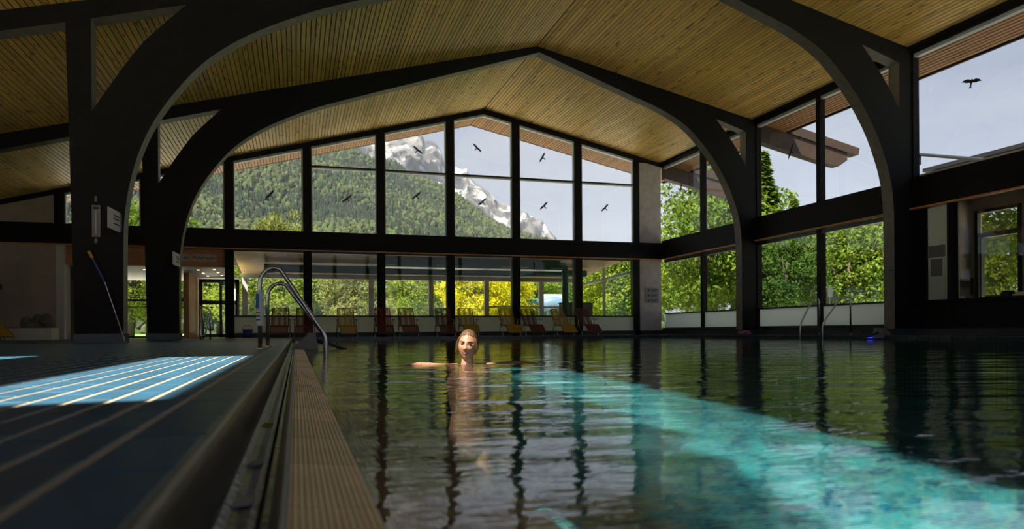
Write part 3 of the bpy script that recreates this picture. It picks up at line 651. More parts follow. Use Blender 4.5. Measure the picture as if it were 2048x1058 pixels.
box('head_bar', 'grey_frame', aw, -2.2, 13.3, AY - .08, AY + .08, 2.62, 2.82); box('sill_bar', 'grey_frame', aw, -2.2, 13.3, AY - .08, AY + .08, .62, .72); box('parapet', 'white_paint', aw, -2.2, 13.3, AY - .05, AY + .05, DZ, .62)
for x in (-2.1, .52, 3.24, 5.98, 8.64, 11.38, 13.2): box('post', 'grey_frame', aw, x - .11, x + .11, AY - .09, AY + .09, .7, 2.65)
box('mid_bar', 'grey_frame', aw, 8.75, 13.1, AY - .04, AY + .04, 1.38, 1.46)
for x0, x1 in zip((-2.0, .63, 3.35, 6.09, 8.75, 11.49), (.41, 3.13, 5.87, 8.53, 11.27, 13.1)): box('pane', 'glass', aw, x0, x1, AY, AY + .008, .72, 2.62)
ae = struct('wall_annex_end', 'glazed end wall of the rest room with dark slim bars', 'wall')
for y in (29.4, 32.4): box('post', 'grey_frame', ae, 13.25, 13.35, y - .05, y + .05, DZ, 3.2)
MB().prism([(26.3, 2.62), (32.5, 2.42), (32.5, 2.52), (26.3, 2.72)], 13.26, 13.34, 'X').build('bar', 'grey_frame', ae)
box('pane', 'glass', ae, 13.29, 13.30, 26.4, 32.4, .1, 2.6)
def pipe_obj(name, label, pts, r, mat='green_paint', cat='pipe', group=None):
    o = tag(empty(name), label, cat, group); MB().tube(pts, r, 14).build('pipe', mat, o, smooth=True)
    MB().tube([pts[0], tuple(Vector(pts[0]).lerp(Vector(pts[1]), .03))], r * 1.12, 14).build('collar', mat, o); return o
pipe_obj('air_duct', 'long green round duct under the rest room ceiling', [(-1.2, 29.6, 2.80), (12.5, 29.6, 2.80)], .17, cat='duct')
dct = tag(empty('air_duct'), 'boxy green ventilation duct with pale slots below the rest room ceiling', 'duct')
MB().box(3.1, 10.75, 27.6, 28.3, 2.78, 3.10).build('casing', 'green_paint', dct)
for x in (3.15, 5.3, 5.9, 8.0, 8.6, 10.1): MB().box(x, x + .55, 27.58, 27.6, 2.84, 2.87).build('slot', 'wood_annex', dct)
MB().tube(bend([(10.85, 27.9, DZ), (10.85, 27.9, 2.92), (10.55, 27.9, 2.94)], .15), .14, 14).build('down_pipe', 'green_paint', dct, True)
cb = tag(empty('cabinet', (11.9, 29.2, DZ)), 'brown cabinet standing in the rest room right of the loungers', 'cabinet')
MB().box(-.75, .65, -.25, .25, 0, 1.38).build('body', 'cabinet', cb); MB().box(-.73, -.06, -.275, -.25, .05, 1.35).build('door', 'cabinet', cb); MB().box(-.03, .62, -.275, -.25, .05, 1.35).build('door', 'cabinet', cb); MB().box(-.78, .72, -.29, .28, 1.38, 1.41).build('top', 'dark_timber', cb)

# lobby left of the annex
lob = struct('wall_lobby', 'orange-brown wooden fascia above the lobby opening on the left', 'wall')
box('fascia', 'wood_fascia', lob, -7.12, -2.32, GY + .14, GY + .2, 2.52, BEAM0); box('lobby_ceiling', 'white_paint', lob, -9.6, -2.3, GY + .2, 33.0, 2.50, 2.56)
box('side_wall', 'wood_fascia', lob, -3.98, -3.80, 28.6, 32.8, DZ, 2.5); box('left_wall', 'plaster', lob, -9.6, -6.65, 28.2, 28.4, DZ, 2.5); box('outer_wall', 'plaster', lob, -9.7, -9.6, GY, 33, DZ, 2.56)
for k, (x, y) in enumerate(((-3.3, 27.2), (-3.3, 28.6), (-3.3, 30.0), (-2.75, 26.9), (-2.75, 28.2), (-2.75, 29.6), (-5.05, 27.4))):
    o = tag(empty('downlight', (x, y, 2.5)), ['first warm downlight in the lobby ceiling row beside the arch leg', 'second warm downlight of the lobby row beside the arch leg', 'third warm downlight of the lobby row beside the arch leg', 'front warm downlight above the glazed lobby door', 'middle warm downlight above the glazed lobby door', 'rear warm downlight above the glazed lobby door', 'single warm downlight between the two left arch legs'][k], 'downlight', 'lobby downlights')
    MB().tube([(0, 0, .004), (0, 0, -.012)], .06, 12).build('ring', 'steel', o); MB().tube([(0, 0, -.012), (0, 0, -.016)], .045, 12).build('lamp', 'spot_glow', o)
d1 = struct('door_1', 'dark framed glazed lobby door with green exit sign', 'door')
DY = 31.0
for b in ((-3.75, -3.62, DZ, 2.45), (-2.98, -2.88, DZ, 2.45), (-2.36, -2.22, DZ, 2.45)): box('stile', 'dark_frame', d1, b[0], b[1], DY, DY + .08, b[2], b[3])
for b in ((2.30, 2.45), (1.42, 1.58), (DZ, .22)): box('rail', 'dark_frame', d1, -3.7, -2.25, DY, DY + .08, *b)
box('pane', 'glass', d1, -3.62, -2.36, DY + .03, DY + .038, .2, 2.3)
ex = tag(empty('exit_sign', (-2.75, DY - .12, 2.28)), 'small green exit sign above the lobby door', 'sign'); MB().box(-.2, .2, -.03, .03, -.09, .09).build('housing', 'green_paint', ex); MB().box(-.06, .06, -.034, -.03, -.06, .06).build('pictogram', 'exit_glow', ex)
for k, (x, mt, lab) in enumerate(((-6.95, 'curtain_green', 'narrow dark green curtain in the lobby at far left'), (-6.62, 'curtain', 'pale curtain hanging beside the green one in the lobby'))):
    o = tag(empty('curtain', (x, GY + .9, DZ)), lab, 'curtain'); mbc = MB(); n_ = 14
    P = [(-.13 + .26 * i / n_, .035 * math.sin(i * 1.9), z) for z in (0, 2.42) for i in range(n_ + 1)]
    mbc.add(P, [(i, i + 1, n_ + 2 + i, n_ + 1 + i) for i in range(n_)]); mbc.build('cloth', mt, o); MB().tube([(-.16, 0, 2.43), (.16, 0, 2.43)], .015, 8).build('rail', 'steel', o)
d2 = struct('door_2', 'glazed garden door with dark bars between the two left arch legs', 'door')
for b in ((-6.6, -6.5, DZ, 2.3), (-5.02, -4.90, DZ, 1.62), (-4.05, -3.95, DZ, 2.3)): box('stile', 'dark_frame', d2, b[0], b[1], DY, DY + .07, b[2], b[3])
for b in ((1.52, 1.62), (1.74, 1.77), (1.28, 1.32), (DZ, .16)): box('rail', 'dark_frame', d2, -6.6, -4.0, DY, DY + .07, *b)
box('pane', 'glass', d2, -6.5, -4.05, DY + .03, DY + .038, .16, 2.3)
box('white_column', 'white_paint', struct('trim_22', 'pale column seen through the lobby door', 'column'), -2.72, -2.52, 33.4, 33.6, 0, 2.2)

def text_part(parent, body, size, loc, mat, rot=(PI / 2, 0, 0), name='lettering'):
    cu = bpy.data.curves.new(name, 'FONT'); cu.body = body; cu.size = size; cu.extrude = .001; cu.align_x = 'CENTER'; cu.align_y = 'CENTER'
    o = bpy.data.objects.new(name, cu); COL.objects.link(o); dg = bpy.context.evaluated_depsgraph_get(); me = bpy.data.meshes.new_from_object(o.evaluated_get(dg)); bpy.data.objects.remove(o)
    me.materials.clear(); me.materials.append(M[mat]); return link(name, me, parent, loc, rot)
sg = tag(empty('sign', (-3.0, GY + .10, 2.815)), 'cream sign reading Ruheraum on the wooden fascia', 'sign'); MB().box(-.40, .40, 0, .03, -.125, .125).build('board', 'sign_cream', sg); text_part(sg, 'Ruheraum', .17, (0, -.002, 0), 'ink')
sg = tag(empty('sign', (-3.83, GY + .10, 2.815)), 'cream sign cut off by the arch leg, letters en showing', 'sign'); MB().box(-.40, .40, 0, .03, -.125, .125).build('board', 'sign_cream', sg); text_part(sg, 'en', .17, (.28, -.002, 0), 'ink')
# notices on pier and legs
sg = tag(empty('sign', (13.83, GY - .12, 1.67)), 'grey three-panel information sign on the concrete pier', 'sign')
for k in range(3):
    pz = .21 - k * .21; b = MB().box(-.31, .31, 0, .02, pz - .10, pz + .10).build('panel', 'grey_sign', sg)
    MB().box(-.19, -.11, -.004, 0, pz - .04, pz + .04).build('symbol', 'ink', b); MB().box(-.04, .24, -.004, 0, pz + .01, pz + .04).build('text_line', 'ink', b); MB().box(-.04, .2, -.004, 0, pz - .045, pz - .02).build('text_line', 'ink', b)
def leg_notice(pl, pr, h, label):
    pl, pr = Vector(pl), Vector(pr); d = pr - pl; w = math.hypot(d.x, d.y)
    o = tag(empty('notice', (pl.x, pl.y, pl.z), math.atan2(d.y, d.x)), label, 'notice'); MB().box(0, w, -.012, 0, -h / 2, h / 2).build('sheet', 'paper', o)
    MB().box(w * .98, w + .03, -.03, .02, -h / 2 + .02, h / 2 - .02).build('bracket', 'grey_sign', o)
    for zz in (.22, .06, -.18): MB().box(w * .45, w * .9, -.014, -.012, (zz - .04) * h, (zz + .04) * h).build('text_line', 'ink', o)
z_ = on(228, 440, Y=13.3).z
leg_notice((on(215, 433, Y=12.98).x, 12.98, z_), (on(239, 446, Y=Y1 - .03).x, Y1 - .03, z_), .34, 'white notice board projecting from the nearest left arch leg')
z_ = on(351, 518, Y=19.2).z
leg_notice((on(345, 515, Y=18.9).x, 18.9, z_), (on(359, 521, Y=Y2 - .03).x, Y2 - .03, z_), .32, 'small white notice board projecting from the second left arch leg')
o = tag(empty('notice', (14.0, Y1 - .02, on(1780, 545, Y=Y1).z)), 'small pale notice on the nearest right arch leg', 'notice'); px = on(1780, 545, Y=Y1).x; o.location.x = px
MB().box(-.08, .09, 0, .012, -.14, .14).build('sheet', 'grey_sign', o); MB().box(-.06, .06, -.003, 0, .04, .06).build('text_line', 'ink', o)
th = tag(empty('thermometer', (-3.25, Y1 - .02, 2.17)), 'tall narrow thermometer board on the nearest left arch leg', 'thermometer')
MB().box(-.065, .065, 0, .02, -.27, .27).build('board', 'grey_sign', th); MB().box(-.05, .05, -.004, 0, .20, .24).build('header', 'ink', th); MB().tube([(0, -.008, -.22), (0, -.008, .18)], .008, 8).build('tube', 'paper', th); MB().tube([(0, .0, .33), (0, .0, .42)], .025, 8).build('bracket', 'grey_plastic', th)
MB().ball((0, -.01, -.34), (.03, .02, .05), 10, 6).build('pendant', 'grey_plastic', th)
pl_ = tag(empty('telescopic_pole', (0, 0, 0)), 'blue telescopic pool pole leaning against the nearest left arch leg', 'pole')
a, b, c_, d_ = [Vector((x, Y1 - .05, z)) for x, z in ((-3.36, 1.65), (-3.30, 1.53), (-3.12, 1.13), (-2.96, .60))]
MB().tube([a, b], .028, 10).build('grip', 'brush_yellow', pl_); MB().tube([b, c_], .018, 10).build('outer_tube', 'brush_blue', pl_); MB().tube([c_, d_, (-2.80, Y1 - .12, DZ + .01)], .010, 8).build('inner_tube', 'steel', pl_)

# ------------------------------------------------------------------ handrails
def handrail(y, label, dx=0.0, drop=0.0):
    o = tag(empty('pool_handrail', (0, y, 0)), label, 'handrail', 'stainless handrails of the near pool ladder')
    pts = [(-.325 + dx, 0, DZ), (-.325 + dx, 0, .70 - drop)] + [(-.325 + dx + .13 - .13 * math.cos(a), 0, .70 - drop + .155 * math.sin(a)) for a in [PI * j / 14 for j in range(1, 10)]] + [(.245 + dx, 0, .245), (.272 + dx, 0, .17), (.275 + dx, 0, .0), (.275 + dx, 0, -.9)]
    pts = pts[:-4] + [Vector(p) for p in bend([pts[-5]] + pts[-4:], .07)][1:]
    MB().tube(pts, .0205, 14).build('rail', 'steel', o, smooth=True)
    MB().tube([(-.325 + dx, 0, DZ), (-.325 + dx, 0, DZ + .012)], .045, 16).build('foot_flange', 'steel', o)
handrail(7.05, 'nearer polished steel handrail arching from deck into the water, wrapped with a notice')
handrail(8.1, 'farther polished steel handrail arching from deck into the water behind the first', .03, .075)
nt_ = tag(empty('wrapped_notice', (-.325, 7.05, .49)), 'white and blue paper notice wrapped around the nearer steel handrail', 'notice')
def wrap(z0, z1, a0, a1, r, mat, name):
    n_ = 12; P = [(r * math.cos(a0 + (a1 - a0) * i / n_), r * math.sin(a0 + (a1 - a0) * i / n_), z) for z in (z0, z1) for i in range(n_ + 1)]
    MB().add(P, [(i, i + 1, n_ + 2 + i, n_ + 1 + i) for i in range(n_)]).build(name, mat, nt_, smooth=True)
wrap(-.18, .15, math.radians(150), math.radians(395), .034, 'paper', 'sheet'); wrap(-.02, .12, math.radians(175), math.radians(262), .035, 'blue_ink', 'blue_emblem')
for z in (-.06, -.09, -.125): wrap(z - .005, z + .005, math.radians(190), math.radians(275), .035, 'ink', 'text_line')
def edge_rail(wp, dp, label):
    o = tag(empty('pool_handrail'), label, 'handrail', 'stainless handrails of the right-hand pool ladder')
    w_, d_ = Vector((*wp, 0)), Vector((*dp, 0)); m_ = w_.lerp(d_, .72)
    pts = bend([(w_.x, w_.y, -.8), (w_.x, w_.y, .40), (m_.x, m_.y, 1.10), (d_.x, d_.y, 1.06), (d_.x, d_.y, DZ)], .16)
    MB().tube(pts, .022, 12).build('rail', 'steel', o, smooth=True); MB().tube([(d_.x, d_.y, DZ), (d_.x, d_.y, DZ + .012)], .045, 14).build('foot_flange', 'steel', o)
edge_rail((13.02, 16.04), (13.50, 15.88), 'steel ladder handrail on the far right pool edge, left of the pair')
edge_rail((13.02, 15.20), (13.50, 14.75), 'steel ladder handrail on the far right pool edge, right of the pair')
# stair rail at the left end of the pool deck
st = tag(empty('stair_handrail'), 'bent steel handrail frame beyond the second left arch leg', 'handrail')
SY = 19.2
q = lambda x, y: on(x, y, Y=SY)
MB().tube([(q(401, 690).x, SY, DZ), q(402, 672), q(400, 614)], .022, 10).build('upright', 'steel', st, smooth=True); MB().tube([(q(420, 690).x, SY + .1, DZ), q(420, 622)], .022, 10).build('upright', 'steel', st, smooth=True)
MB().tube(bend([q(400, 614), q(404, 612), q(421, 620), q(417, 640), q(410, 671), q(401, 672)], .1), .022, 10).build('loop', 'steel', st, smooth=True)
st2 = tag(empty('stair_handrail'), 'second slim steel stair rail behind the left arch leg', 'handrail'); MB().tube([(q(390, 675).x, SY + 1.0, DZ), (q(390, 675).x, SY + 1.0, .98), (q(397, 670).x, SY + 1.0, .70), (q(397, 670).x, SY + 1.0, DZ)], .02, 10).build('rail', 'steel', st2, smooth=True); MB().tube([(q(390, 675).x, SY + 1.0, DZ), (q(390, 675).x, SY + 1.0, DZ + .012)], .045, 12).build('foot_flange', 'steel', st2)
# wedge-shaped pool edge fittings
def edge_fitting(loc, rz, label, lit):
    o = tag(empty('pool_edge_fitting', loc, rz), label, 'pool fitting', 'wedge fittings on the pool edge')
    MB().prism([(-.28, 0), (-.02, .24), (.06, .24), (.10, 0)], -.14, .14, 'Y').build('housing', 'grey_plastic', o); MB().prism([(-.29, .005), (-.03, .245), (-.02, .255), (-.30, .0)], -.15, .15, 'Y').build('cover_edge', 'nosing', o)
    MB().tube([(.06, 0, .13), (.25, 0, .08), (.52, 0, -.02)], [.03, .025, .02], 10).build('arm', 'black_plastic', o, smooth=True)
    if lit: MB().box(-.02, .26, -.16, -.145, .004, .016).build('light_strip', 'blue_glow', o)
edge_fitting((.20, 10.6, .0), 0, 'dark wedge-shaped fitting with an arm at the near pool rim behind the handrails', False)
edge_fitting((13.22, 13.5, .03), PI, 'dark wedge-shaped fitting with a blue light on the right pool edge', True)
tw = MB(); tw.ball((0, 0, .05), (.42, .16, .07), 18, 8); 
for k in range(5): tw.ball((-.3 + .15 * k, .03 * (-1) ** k, .09), (.12, .10, .05), 10, 6)
tag(tw.build('towel', 'towel_pink', None, True, loc=(13.75, 19.55, DZ - .01), rot=(0, 0, 1.25)), 'crumpled pink towel at the foot of the second right arch leg', 'towel')

# ------------------------------------------------------------------ loungers
def lounger(cord, label):
    root = tag(empty('sun_lounger'), label, 'sun lounger', 'cord loungers in a row before the gable windows')
    W = .27; fr_m = 'tube_brown'
    back = [(y, z) for y, z in ((.05, .40), (.52, 1.00))]
    MB().tube(bend([(-W, .02, .36), (-W, .52, 1.0), (W, .52, 1.0), (W, .02, .36)], .06), .013, 8).build('back_frame', fr_m, root, True)
    MB().tube(bend([(-W, .02, .36), (-W, -.50, .40), (-W, -.90, .10), (W, -.90, .10), (W, -.50, .40), (W, .02, .36)], .05), .013, 8).build('seat_frame', fr_m, root, True)
    for s in (-1, 1):
        MB().tube(bend([(s * (W + .05), .16, .0), (s * (W + .05), -.06, .58)], .02), .012, 8).build('leg', 'steel', root, True); MB().tube([(s * (W + .05), -.42, .0), (s * (W + .05), -.02, .44)], .012, 8).build('leg', 'steel', root, True)
        MB().prism([(-.30, .57), (.12, .60), (.12, .625), (-.28, .60)], s * (W + .05) - .03, s * (W + .05) + .03, 'X').build('armrest', fr_m, root)
        MB().tube([(s * (W + .05), -.42, .012), (s * (W + .05), .16, .012)], .011, 8).build('foot_bar', 'steel', root, True)
    MB().tube([(-W - .05, -.12, .36), (W + .05, -.12, .36)], .010, 8).build('cross_bar', 'steel', root, True)
    n_ = 17; cb_ = MB(); cs = MB(); cf = MB()
    for i in range(n_):
        x = -W + .02 + (2 * W - .04) * i / (n_ - 1); wgt = .006 if (i // 3) % 2 else .0115
        cb_.box(x - wgt, x + wgt, 0, .01, 0, 1); cf.box(x - .0125, x + .0125, 0, .01, 0, 1)
    def plane_xf(mbx, y0, z0, y1, z1, nm):
        L = math.hypot(y1 - y0, z1 - z0); vy, vz = (y1 - y0) / L, (z1 - z0) / L
        mbx.v = [(x, y0 + vy * (z * L) - vz * (y - .005), z0 + vz * (z * L) + vy * (y - .005)) for x, y, z in mbx.v]; return mbx.build(nm, cord, root)
    plane_xf(cb_, .03, .37, .515, .995, 'back_cords'); import copy as _c
    c2 = MB(); c2.v = list(cf.v); c2.f = list(cf.f)
    plane_xf(c2, .0, .365, -.49, .40, 'seat_cords'); plane_xf(cf, -.50, .395, -.895, .105, 'leg_cords')
    return root
PROTO = {}
spots = [(560, 'cord_red', 'red cord lounger, leftmost of the row behind the handrails'), (609, 'cord_red', 'red cord lounger second from left, partly behind the window post'), (693, 'cord_yellow', 'yellow cord lounger standing alone right of the handrails'),
         (767, 'cord_red', 'red cord lounger in front of the window post, left of a red pair'), (815, 'cord_red', 'red cord lounger, right one of the red pair'), (889, 'cord_darkred', 'dark red cord lounger left of the swimmer in the row'), (935, 'cord_yellow', 'yellow cord lounger directly behind the swimmer'),
         (1018, 'cord_yellow', 'yellow cord lounger right of the swimmer beside a window post'), (1062, 'cord_darkred', 'dark red cord lounger between two yellow ones'), (1124, 'cord_yellow', 'yellow cord lounger, second from the right end'), (1172, 'cord_darkred', 'dark red cord lounger at the right end of the row')]
for u, c_, lab in spots:
    if c_ in PROTO: o = copy_tree(PROTO[c_])
    else: o = PROTO[c_] = lounger(c_, lab)
    p_ = on(u, 650, Y=24.75); o.location = (p_.x, 24.75, DZ); o['label'] = lab; o.rotation_euler.z = random.uniform(-.04, .04)
bb = tag(empty('bucket', (-1.55, 25.2, DZ)), 'small dark blue bucket by the frosted panel at left', 'bucket'); MB().tube([(0, 0, 0), (0, 0, .28)], [.13, .17], 18).build('body', 'brush_blue', bb, True); MB().tube([(-.17, 0, .28), (-.1, 0, .40), (.1, 0, .40), (.17, 0, .28)], .008, 6).build('handle', 'steel', bb)
# planter corner at far left
pt = tag(empty('planter', (-7.15, 23.2, DZ)), 'low white planter box on the floor at far left', 'planter'); MB().box(-.55, .55, -.35, .35, 0, .34).build('body', 'white_paint', pt); MB().box(-.50, .50, -.30, .30, .34, .36).build('soil', 'bark', pt)
for k in range(9): MB().box(-.5 + .115 * k, -.42 + .115 * k, -.362, -.35, .02, .32).build('slat', 'white_paint', pt)
rk = MB(); 
for k in range(7): rk.ball((random.uniform(-.35, .35), random.uniform(-.1, .15), .34 + .09 + .18 * (k % 3) / 2), (random.uniform(.14, .24), .16, random.uniform(.10, .20)), 8, 6)
tag(rk.build('rock_pile', 'stone', None, loc=(-7.1, 23.25, DZ - .04)), 'heap of rough stones in the white planter', 'rocks')
def leaves(n, c, r, size, seed, squash=1.0, clump=0):
    rg = np.random.default_rng(seed); d = rg.normal(size=(n, 3)); d /= np.linalg.norm(d, axis=1)[:, None]
    rad = rg.uniform(.55, 1.0, n) ** .6; P = np.array(c) + d * rad[:, None] * np.array(r)
    if clump:
        K_ = rg.normal(size=(clump, 3)); K_ /= np.linalg.norm(K_, axis=1)[:, None]; K_ *= rg.uniform(.35, 1.0, clump)[:, None] ** .5 * np.array(r); K_[:, 2] *= squash
        ci = rg.integers(0, clump, n); cr_ = min(r) * rg.uniform(.24, .42, clump)[ci]; P = np.array(c) + K_[ci] + d * (rad * cr_)[:, None] * np.array([1.15, 1.15, .75])
    u = rg.normal(size=(n, 3)); u /= np.linalg.norm(u, axis=1)[:, None]; w = np.cross(u, d + rg.normal(size=(n, 3)) * .5); w /= np.linalg.norm(w, axis=1)[:, None] + 1e-9
    s = size * rg.uniform(.6, 1.3, n)[:, None]; V = np.stack([P - u * s, P + w * s * .55, P + u * s, P - w * s * .55], 1).reshape(-1, 3)
    return V, np.arange(n * 4).reshape(-1, 4)
def leaf_mesh(name, parts, mat):
    V = np.concatenate([p[0] for p in parts]); off = 0; Fs = []
    for p in parts: Fs.append(p[1] + off); off += len(p[0])
    me = bpy.data.meshes.new(name); me.from_pydata(V.tolist(), [], np.concatenate(Fs).tolist()); me.materials.append(M[mat]); return me
ptree = tag(empty('indoor_tree', (-8.72, 22.9, DZ)), 'dark red-leaved tree cut off by the left edge', 'plant'); MB().tube([(0, 0, 0), (.05, 0, .7), (0, 0, 1.4)], [.06, .045, .03], 8).build('trunk', 'bark', ptree, True); link('foliage', leaf_mesh('foliage', [leaves(2600, (0, 0, 1.5), (.75, .75, .6), .06, 5, clump=26)], 'leaf_purple'), ptree)
pot = tag(empty('plant_trough', (-8.85, 22.9, DZ)), 'dark trough holding the red-leaved tree', 'planter'); MB().prism([(-.5, 0), (.5, 0), (.55, .30), (-.55, .30)], -.3, .3, 'Y').build('body', 'grey_plastic', pot); MB().box(-.48, .48, -.25, .25, .29, .305).build('soil', 'bark', pot)
yl = lounger('cord_yellow', 'yellow cord lounger cut off at the left edge near the white planter'); yl.location = (-8.05, 22.1, DZ); yl.rotation_euler.z = 1.0

# ------------------------------------------------------------------ bird stickers on the glass
bird_poly = [(0, .10), (.02, .06), (.05, .05), (.16, .08), (.30, .055), (.40, -.01), (.30, -.01), (.20, -.035), (.08, -.03), (.03, -.05), (.025, -.14), (.06, -.20), (.02, -.19), (0, -.185), (-.02, -.19), (-.06, -.20), (-.025, -.14), (-.03, -.05), (-.08, -.03), (-.20, -.035), (-.30, -.01), (-.40, -.01), (-.30, .055), (-.16, .08), (-.05, .05), (-.02, .06)]
bm_ = MB().prism(bird_poly, -.002, .002, 'Y').mesh('bird_sticker', 'ink')
for x, y, ang, lab in ((835, 300, -38, 'black bird sticker in front of the snowy peak'), (954, 296, -42, 'black bird sticker in the top centre pane under the ridge'), (1085, 315, 60, 'black bird sticker in the top pane right of centre'),
        (540, 390, 48, 'black bird sticker on the lower pane at far left'), (694, 398, 38, 'black bird sticker on the second lower pane over the forest'), (833, 392, 40, 'black bird sticker on the lower pane below the snowy peak'),
        (965, 404, 42, 'black bird sticker on the lower centre pane against the rock ridge'), (1088, 412, 45, 'black bird sticker on the lower pane right of centre against the sky'), (1210, 416, 45, 'black bird sticker on the lower pane beside the concrete pier')):
    p_ = on(x, y, Y=GY + .012); tag(link('bird_sticker', bm_, None, p_, (0, -math.radians(ang), 0), (.60, 1, .68)), lab, 'sticker', 'bird-of-prey stickers on the windows')
for x, y, ang, lab in ((1362, 377, 65, 'narrow-looking black bird sticker on the right wall next to the concrete pier'), (1582, 303, 60, 'black bird sticker on the upper right window below the rafter end'), (1943, 163, -14, 'large-looking black bird sticker on the nearest upper right window')):
    p_ = on(x, y, X=WX + .012); o = tag(link('bird_sticker', bm_, None, p_, None, None), lab, 'sticker', 'bird-of-prey stickers on the windows')
    o.matrix_world = Matrix.Translation(p_) @ Matrix.Rotation(-PI / 2, 4, 'Z') @ Matrix.Rotation(-math.radians(ang), 4, 'Y') @ Matrix.Diagonal((.64, 1, .74, 1))

# ------------------------------------------------------------------ swimmer
def swimmer():
    root = tag(empty('person', (1.235, 5.2, 0)), 'smiling person with tied-back light brown hair standing neck-deep in the pool', 'person')
    az_ = math.atan2(-1.22, 5.16) ; face = math.radians(-24)
    HC = Vector((0, 0, .137)); tilt = Matrix.Rotation(math.radians(-5), 4, 'Y')
    HM = Matrix.Translation(HC) @ Matrix.Rotation(PI + face * -1 * -1, 4, 'Z') @ tilt          # local +y = face direction
    g = lambda v, c, s: math.exp(-((v - c) / s) ** 2)
    def head_pt(th, ph, k=1.0):
        n = Vector((math.sin(th) * math.sin(ph), math.sin(th) * math.cos(ph), math.cos(th)))
        x, y, z = n.x * .073, n.y * .093, n.z * .113
        if z < 0:
            s_ = (-z / .113); x *= 1 - .30 * s_ ** 1.6
            if y < 0: y *= 1 - .45 * s_
            else: y *= 1 - .05 * s_
        if y > 0:
            fr_ = min(1, y / .04)
            y = y * (1 - .10 * abs(n.x) ** 2)
            y -= .006 * fr_ * (1 - (x / .073) ** 2) * g(z, .01, .05)
            y += fr_ * (.009 * g(x, 0, .008) * g(z, .006, .02) + .026 * g(x, 0, .0105) * g(z, -.021, .0125) + .009 * g(abs(x), .0125, .007) * g(z, -.027, .008))
            y -= fr_ * .010 * g(abs(x), .031, .015) * g(z, .012, .012)
            y += fr_ * .005 * g(abs(x), .028, .022) * g(z, .032, .010)
            y += fr_ * (.0075 * g(x, 0, .020) * g(z, -.0465, .006) + .0085 * g(x, 0, .017) * g(z, -.060, .0065) - .005 * g(x, 0, .024) * g(z, -.0535, .0028))
            y += fr_ * .010 * g(x, 0, .020) * g(z, -.090, .017); y += fr_ * .006 * g(abs(x), .042, .018) * g(z, -.018, .02)
        return Vector((x, y, z)) * k
    nu, nv = 120, 100; P = []; Fc = []
    mb = MB(); hv = [HM @ head_pt(0.0001, 0)]
    for i in range(1, nv):
        for k in range(nu): hv.append(HM @ head_pt(PI * i / nv, 2 * PI * k / nu))
    hv.append(HM @ head_pt(PI - .0001, 0)); e_ = len(hv) - 1
    fs = [(0, 1 + (k + 1) % nu, 1 + k) for k in range(nu)]
    for i in range(nv - 2):
        a = 1 + i * nu; b = a + nu; fs += [(a + k, a + (k + 1) % nu, b + (k + 1) % nu, b + k) for k in range(nu)]
    a = 1 + (nv - 2) * nu; fs += [(e_, a + k, a + (k + 1) % nu) for k in range(nu)]
    mb.add(hv, [f[::-1] for f in fs])
    for s in (-1, 1): mb.ball(HM @ Vector((s * .071, -.012, -.005)), (.010, .016, .028), 12, 8)
    mb.tube([(0, .012, .10), (0, .016, .045), (0, .02, 0), (0, .02, -.06)], [.042, .043, .049, .072], 24)
    # torso: rings from shoulders to hips
    rings = [(-.02, .10, .06), (-.05, .155, .085), (-.12, .170, .105), (-.24, .150, .115), (-.38, .125, .095), (-.50, .150, .105), (-.60, .165, .115), (-.70, .14, .10)]
    P = []; nn = 28
    for z, rx, ry in rings: P += [(rx * math.cos(2 * PI * k / nn), .02 + ry * math.sin(2 * PI * k / nn), z) for k in range(nn)]
    mb.add(P, [(i * nn + k, (i + 1) * nn + k, (i + 1) * nn + (k + 1) % nn, i * nn + (k + 1) % nn) for i in range(len(rings) - 1) for k in range(nn)] + [tuple(range(nn)), tuple((len(rings) - 1) * nn + k for k in range(nn - 1, -1, -1))])
    for s in (-1, 1):
        sh = Vector((s * .150, .02, -.045)); el = Vector((s * .37, -.03, -.012)); wr = Vector((s * .55, -.16, -.028))
        mb.tube([(s * .08, .02, -.05), sh, sh.lerp(el, .5), el, el.lerp(wr, .5), wr], [.055, .047, .040, .033, .030, .023], 18)
        fd = (wr - el).normalized(); sd = fd.cross(Vector((0, 0, 1))).normalized(); pc = wr + fd * .045
        mb.tube([wr - fd * .01, wr + fd * .03, wr + fd * .085], [.022, .030, .028], 14)
        for q_ in range(4):
            b0 = wr + fd * .075 + sd * (.021 - .014 * q_); L = (.066, .074, .070, .056)[q_]
            mb.tube([b0, b0 + fd * L * .5 + Vector((0, 0, .003)), b0 + fd * L * .85 + Vector((0, 0, -.006)), b0 + fd * L + Vector((0, 0, -.014))], [.0088, .0085, .0078, .006], 8)
        b0 = wr + fd * .025 + sd * .026; mb.tube([b0, b0 + fd * .03 + sd * .025, b0 + fd * .055 + sd * .034], [.011, .010, .0075], 8)
        hip = Vector((s * .085, .02, -.66)); kn = Vector((s * .11, -.09, -.96)); an = Vector((s * .10, .02, -1.30))
        mb.tube([hip, hip.lerp(kn, .5), kn, kn.lerp(an, .35), an], [.085, .072, .055, .052, .034], 18); mb.tube([an + Vector((0, .03, -.005)), an + Vector((0, -.05, -.015)), an + Vector((0, -.16, -.025))], [.034, .036, .022], 12)
    me = mb.mesh('body'); o = link('body_tmp', me); md = o.modifiers.new('r', 'REMESH'); md.mode = 'VOXEL'; md.voxel_size = .0042; sm = o.modifiers.new('s', 'SMOOTH'); sm.factor = .5; sm.iterations = 3
    dg = bpy.context.evaluated_depsgraph_get(); me2 = bpy.data.meshes.new_from_object(o.evaluated_get(dg)); bpy.data.objects.remove(o)
    me2.materials.clear(); me2.materials.append(M['skin']); me2.materials.append(M['lips']); inv = HM.inverted()
    for p_ in me2.polygons:
        p_.use_smooth = True; c = inv @ p_.center
        if c.y > .06 and abs(c.x) < .027 and ((c.z + .053) / .0125) ** 2 + (c.x / .027) ** 2 < 1: p_.material_index = 1
    body = link('body', me2, root)
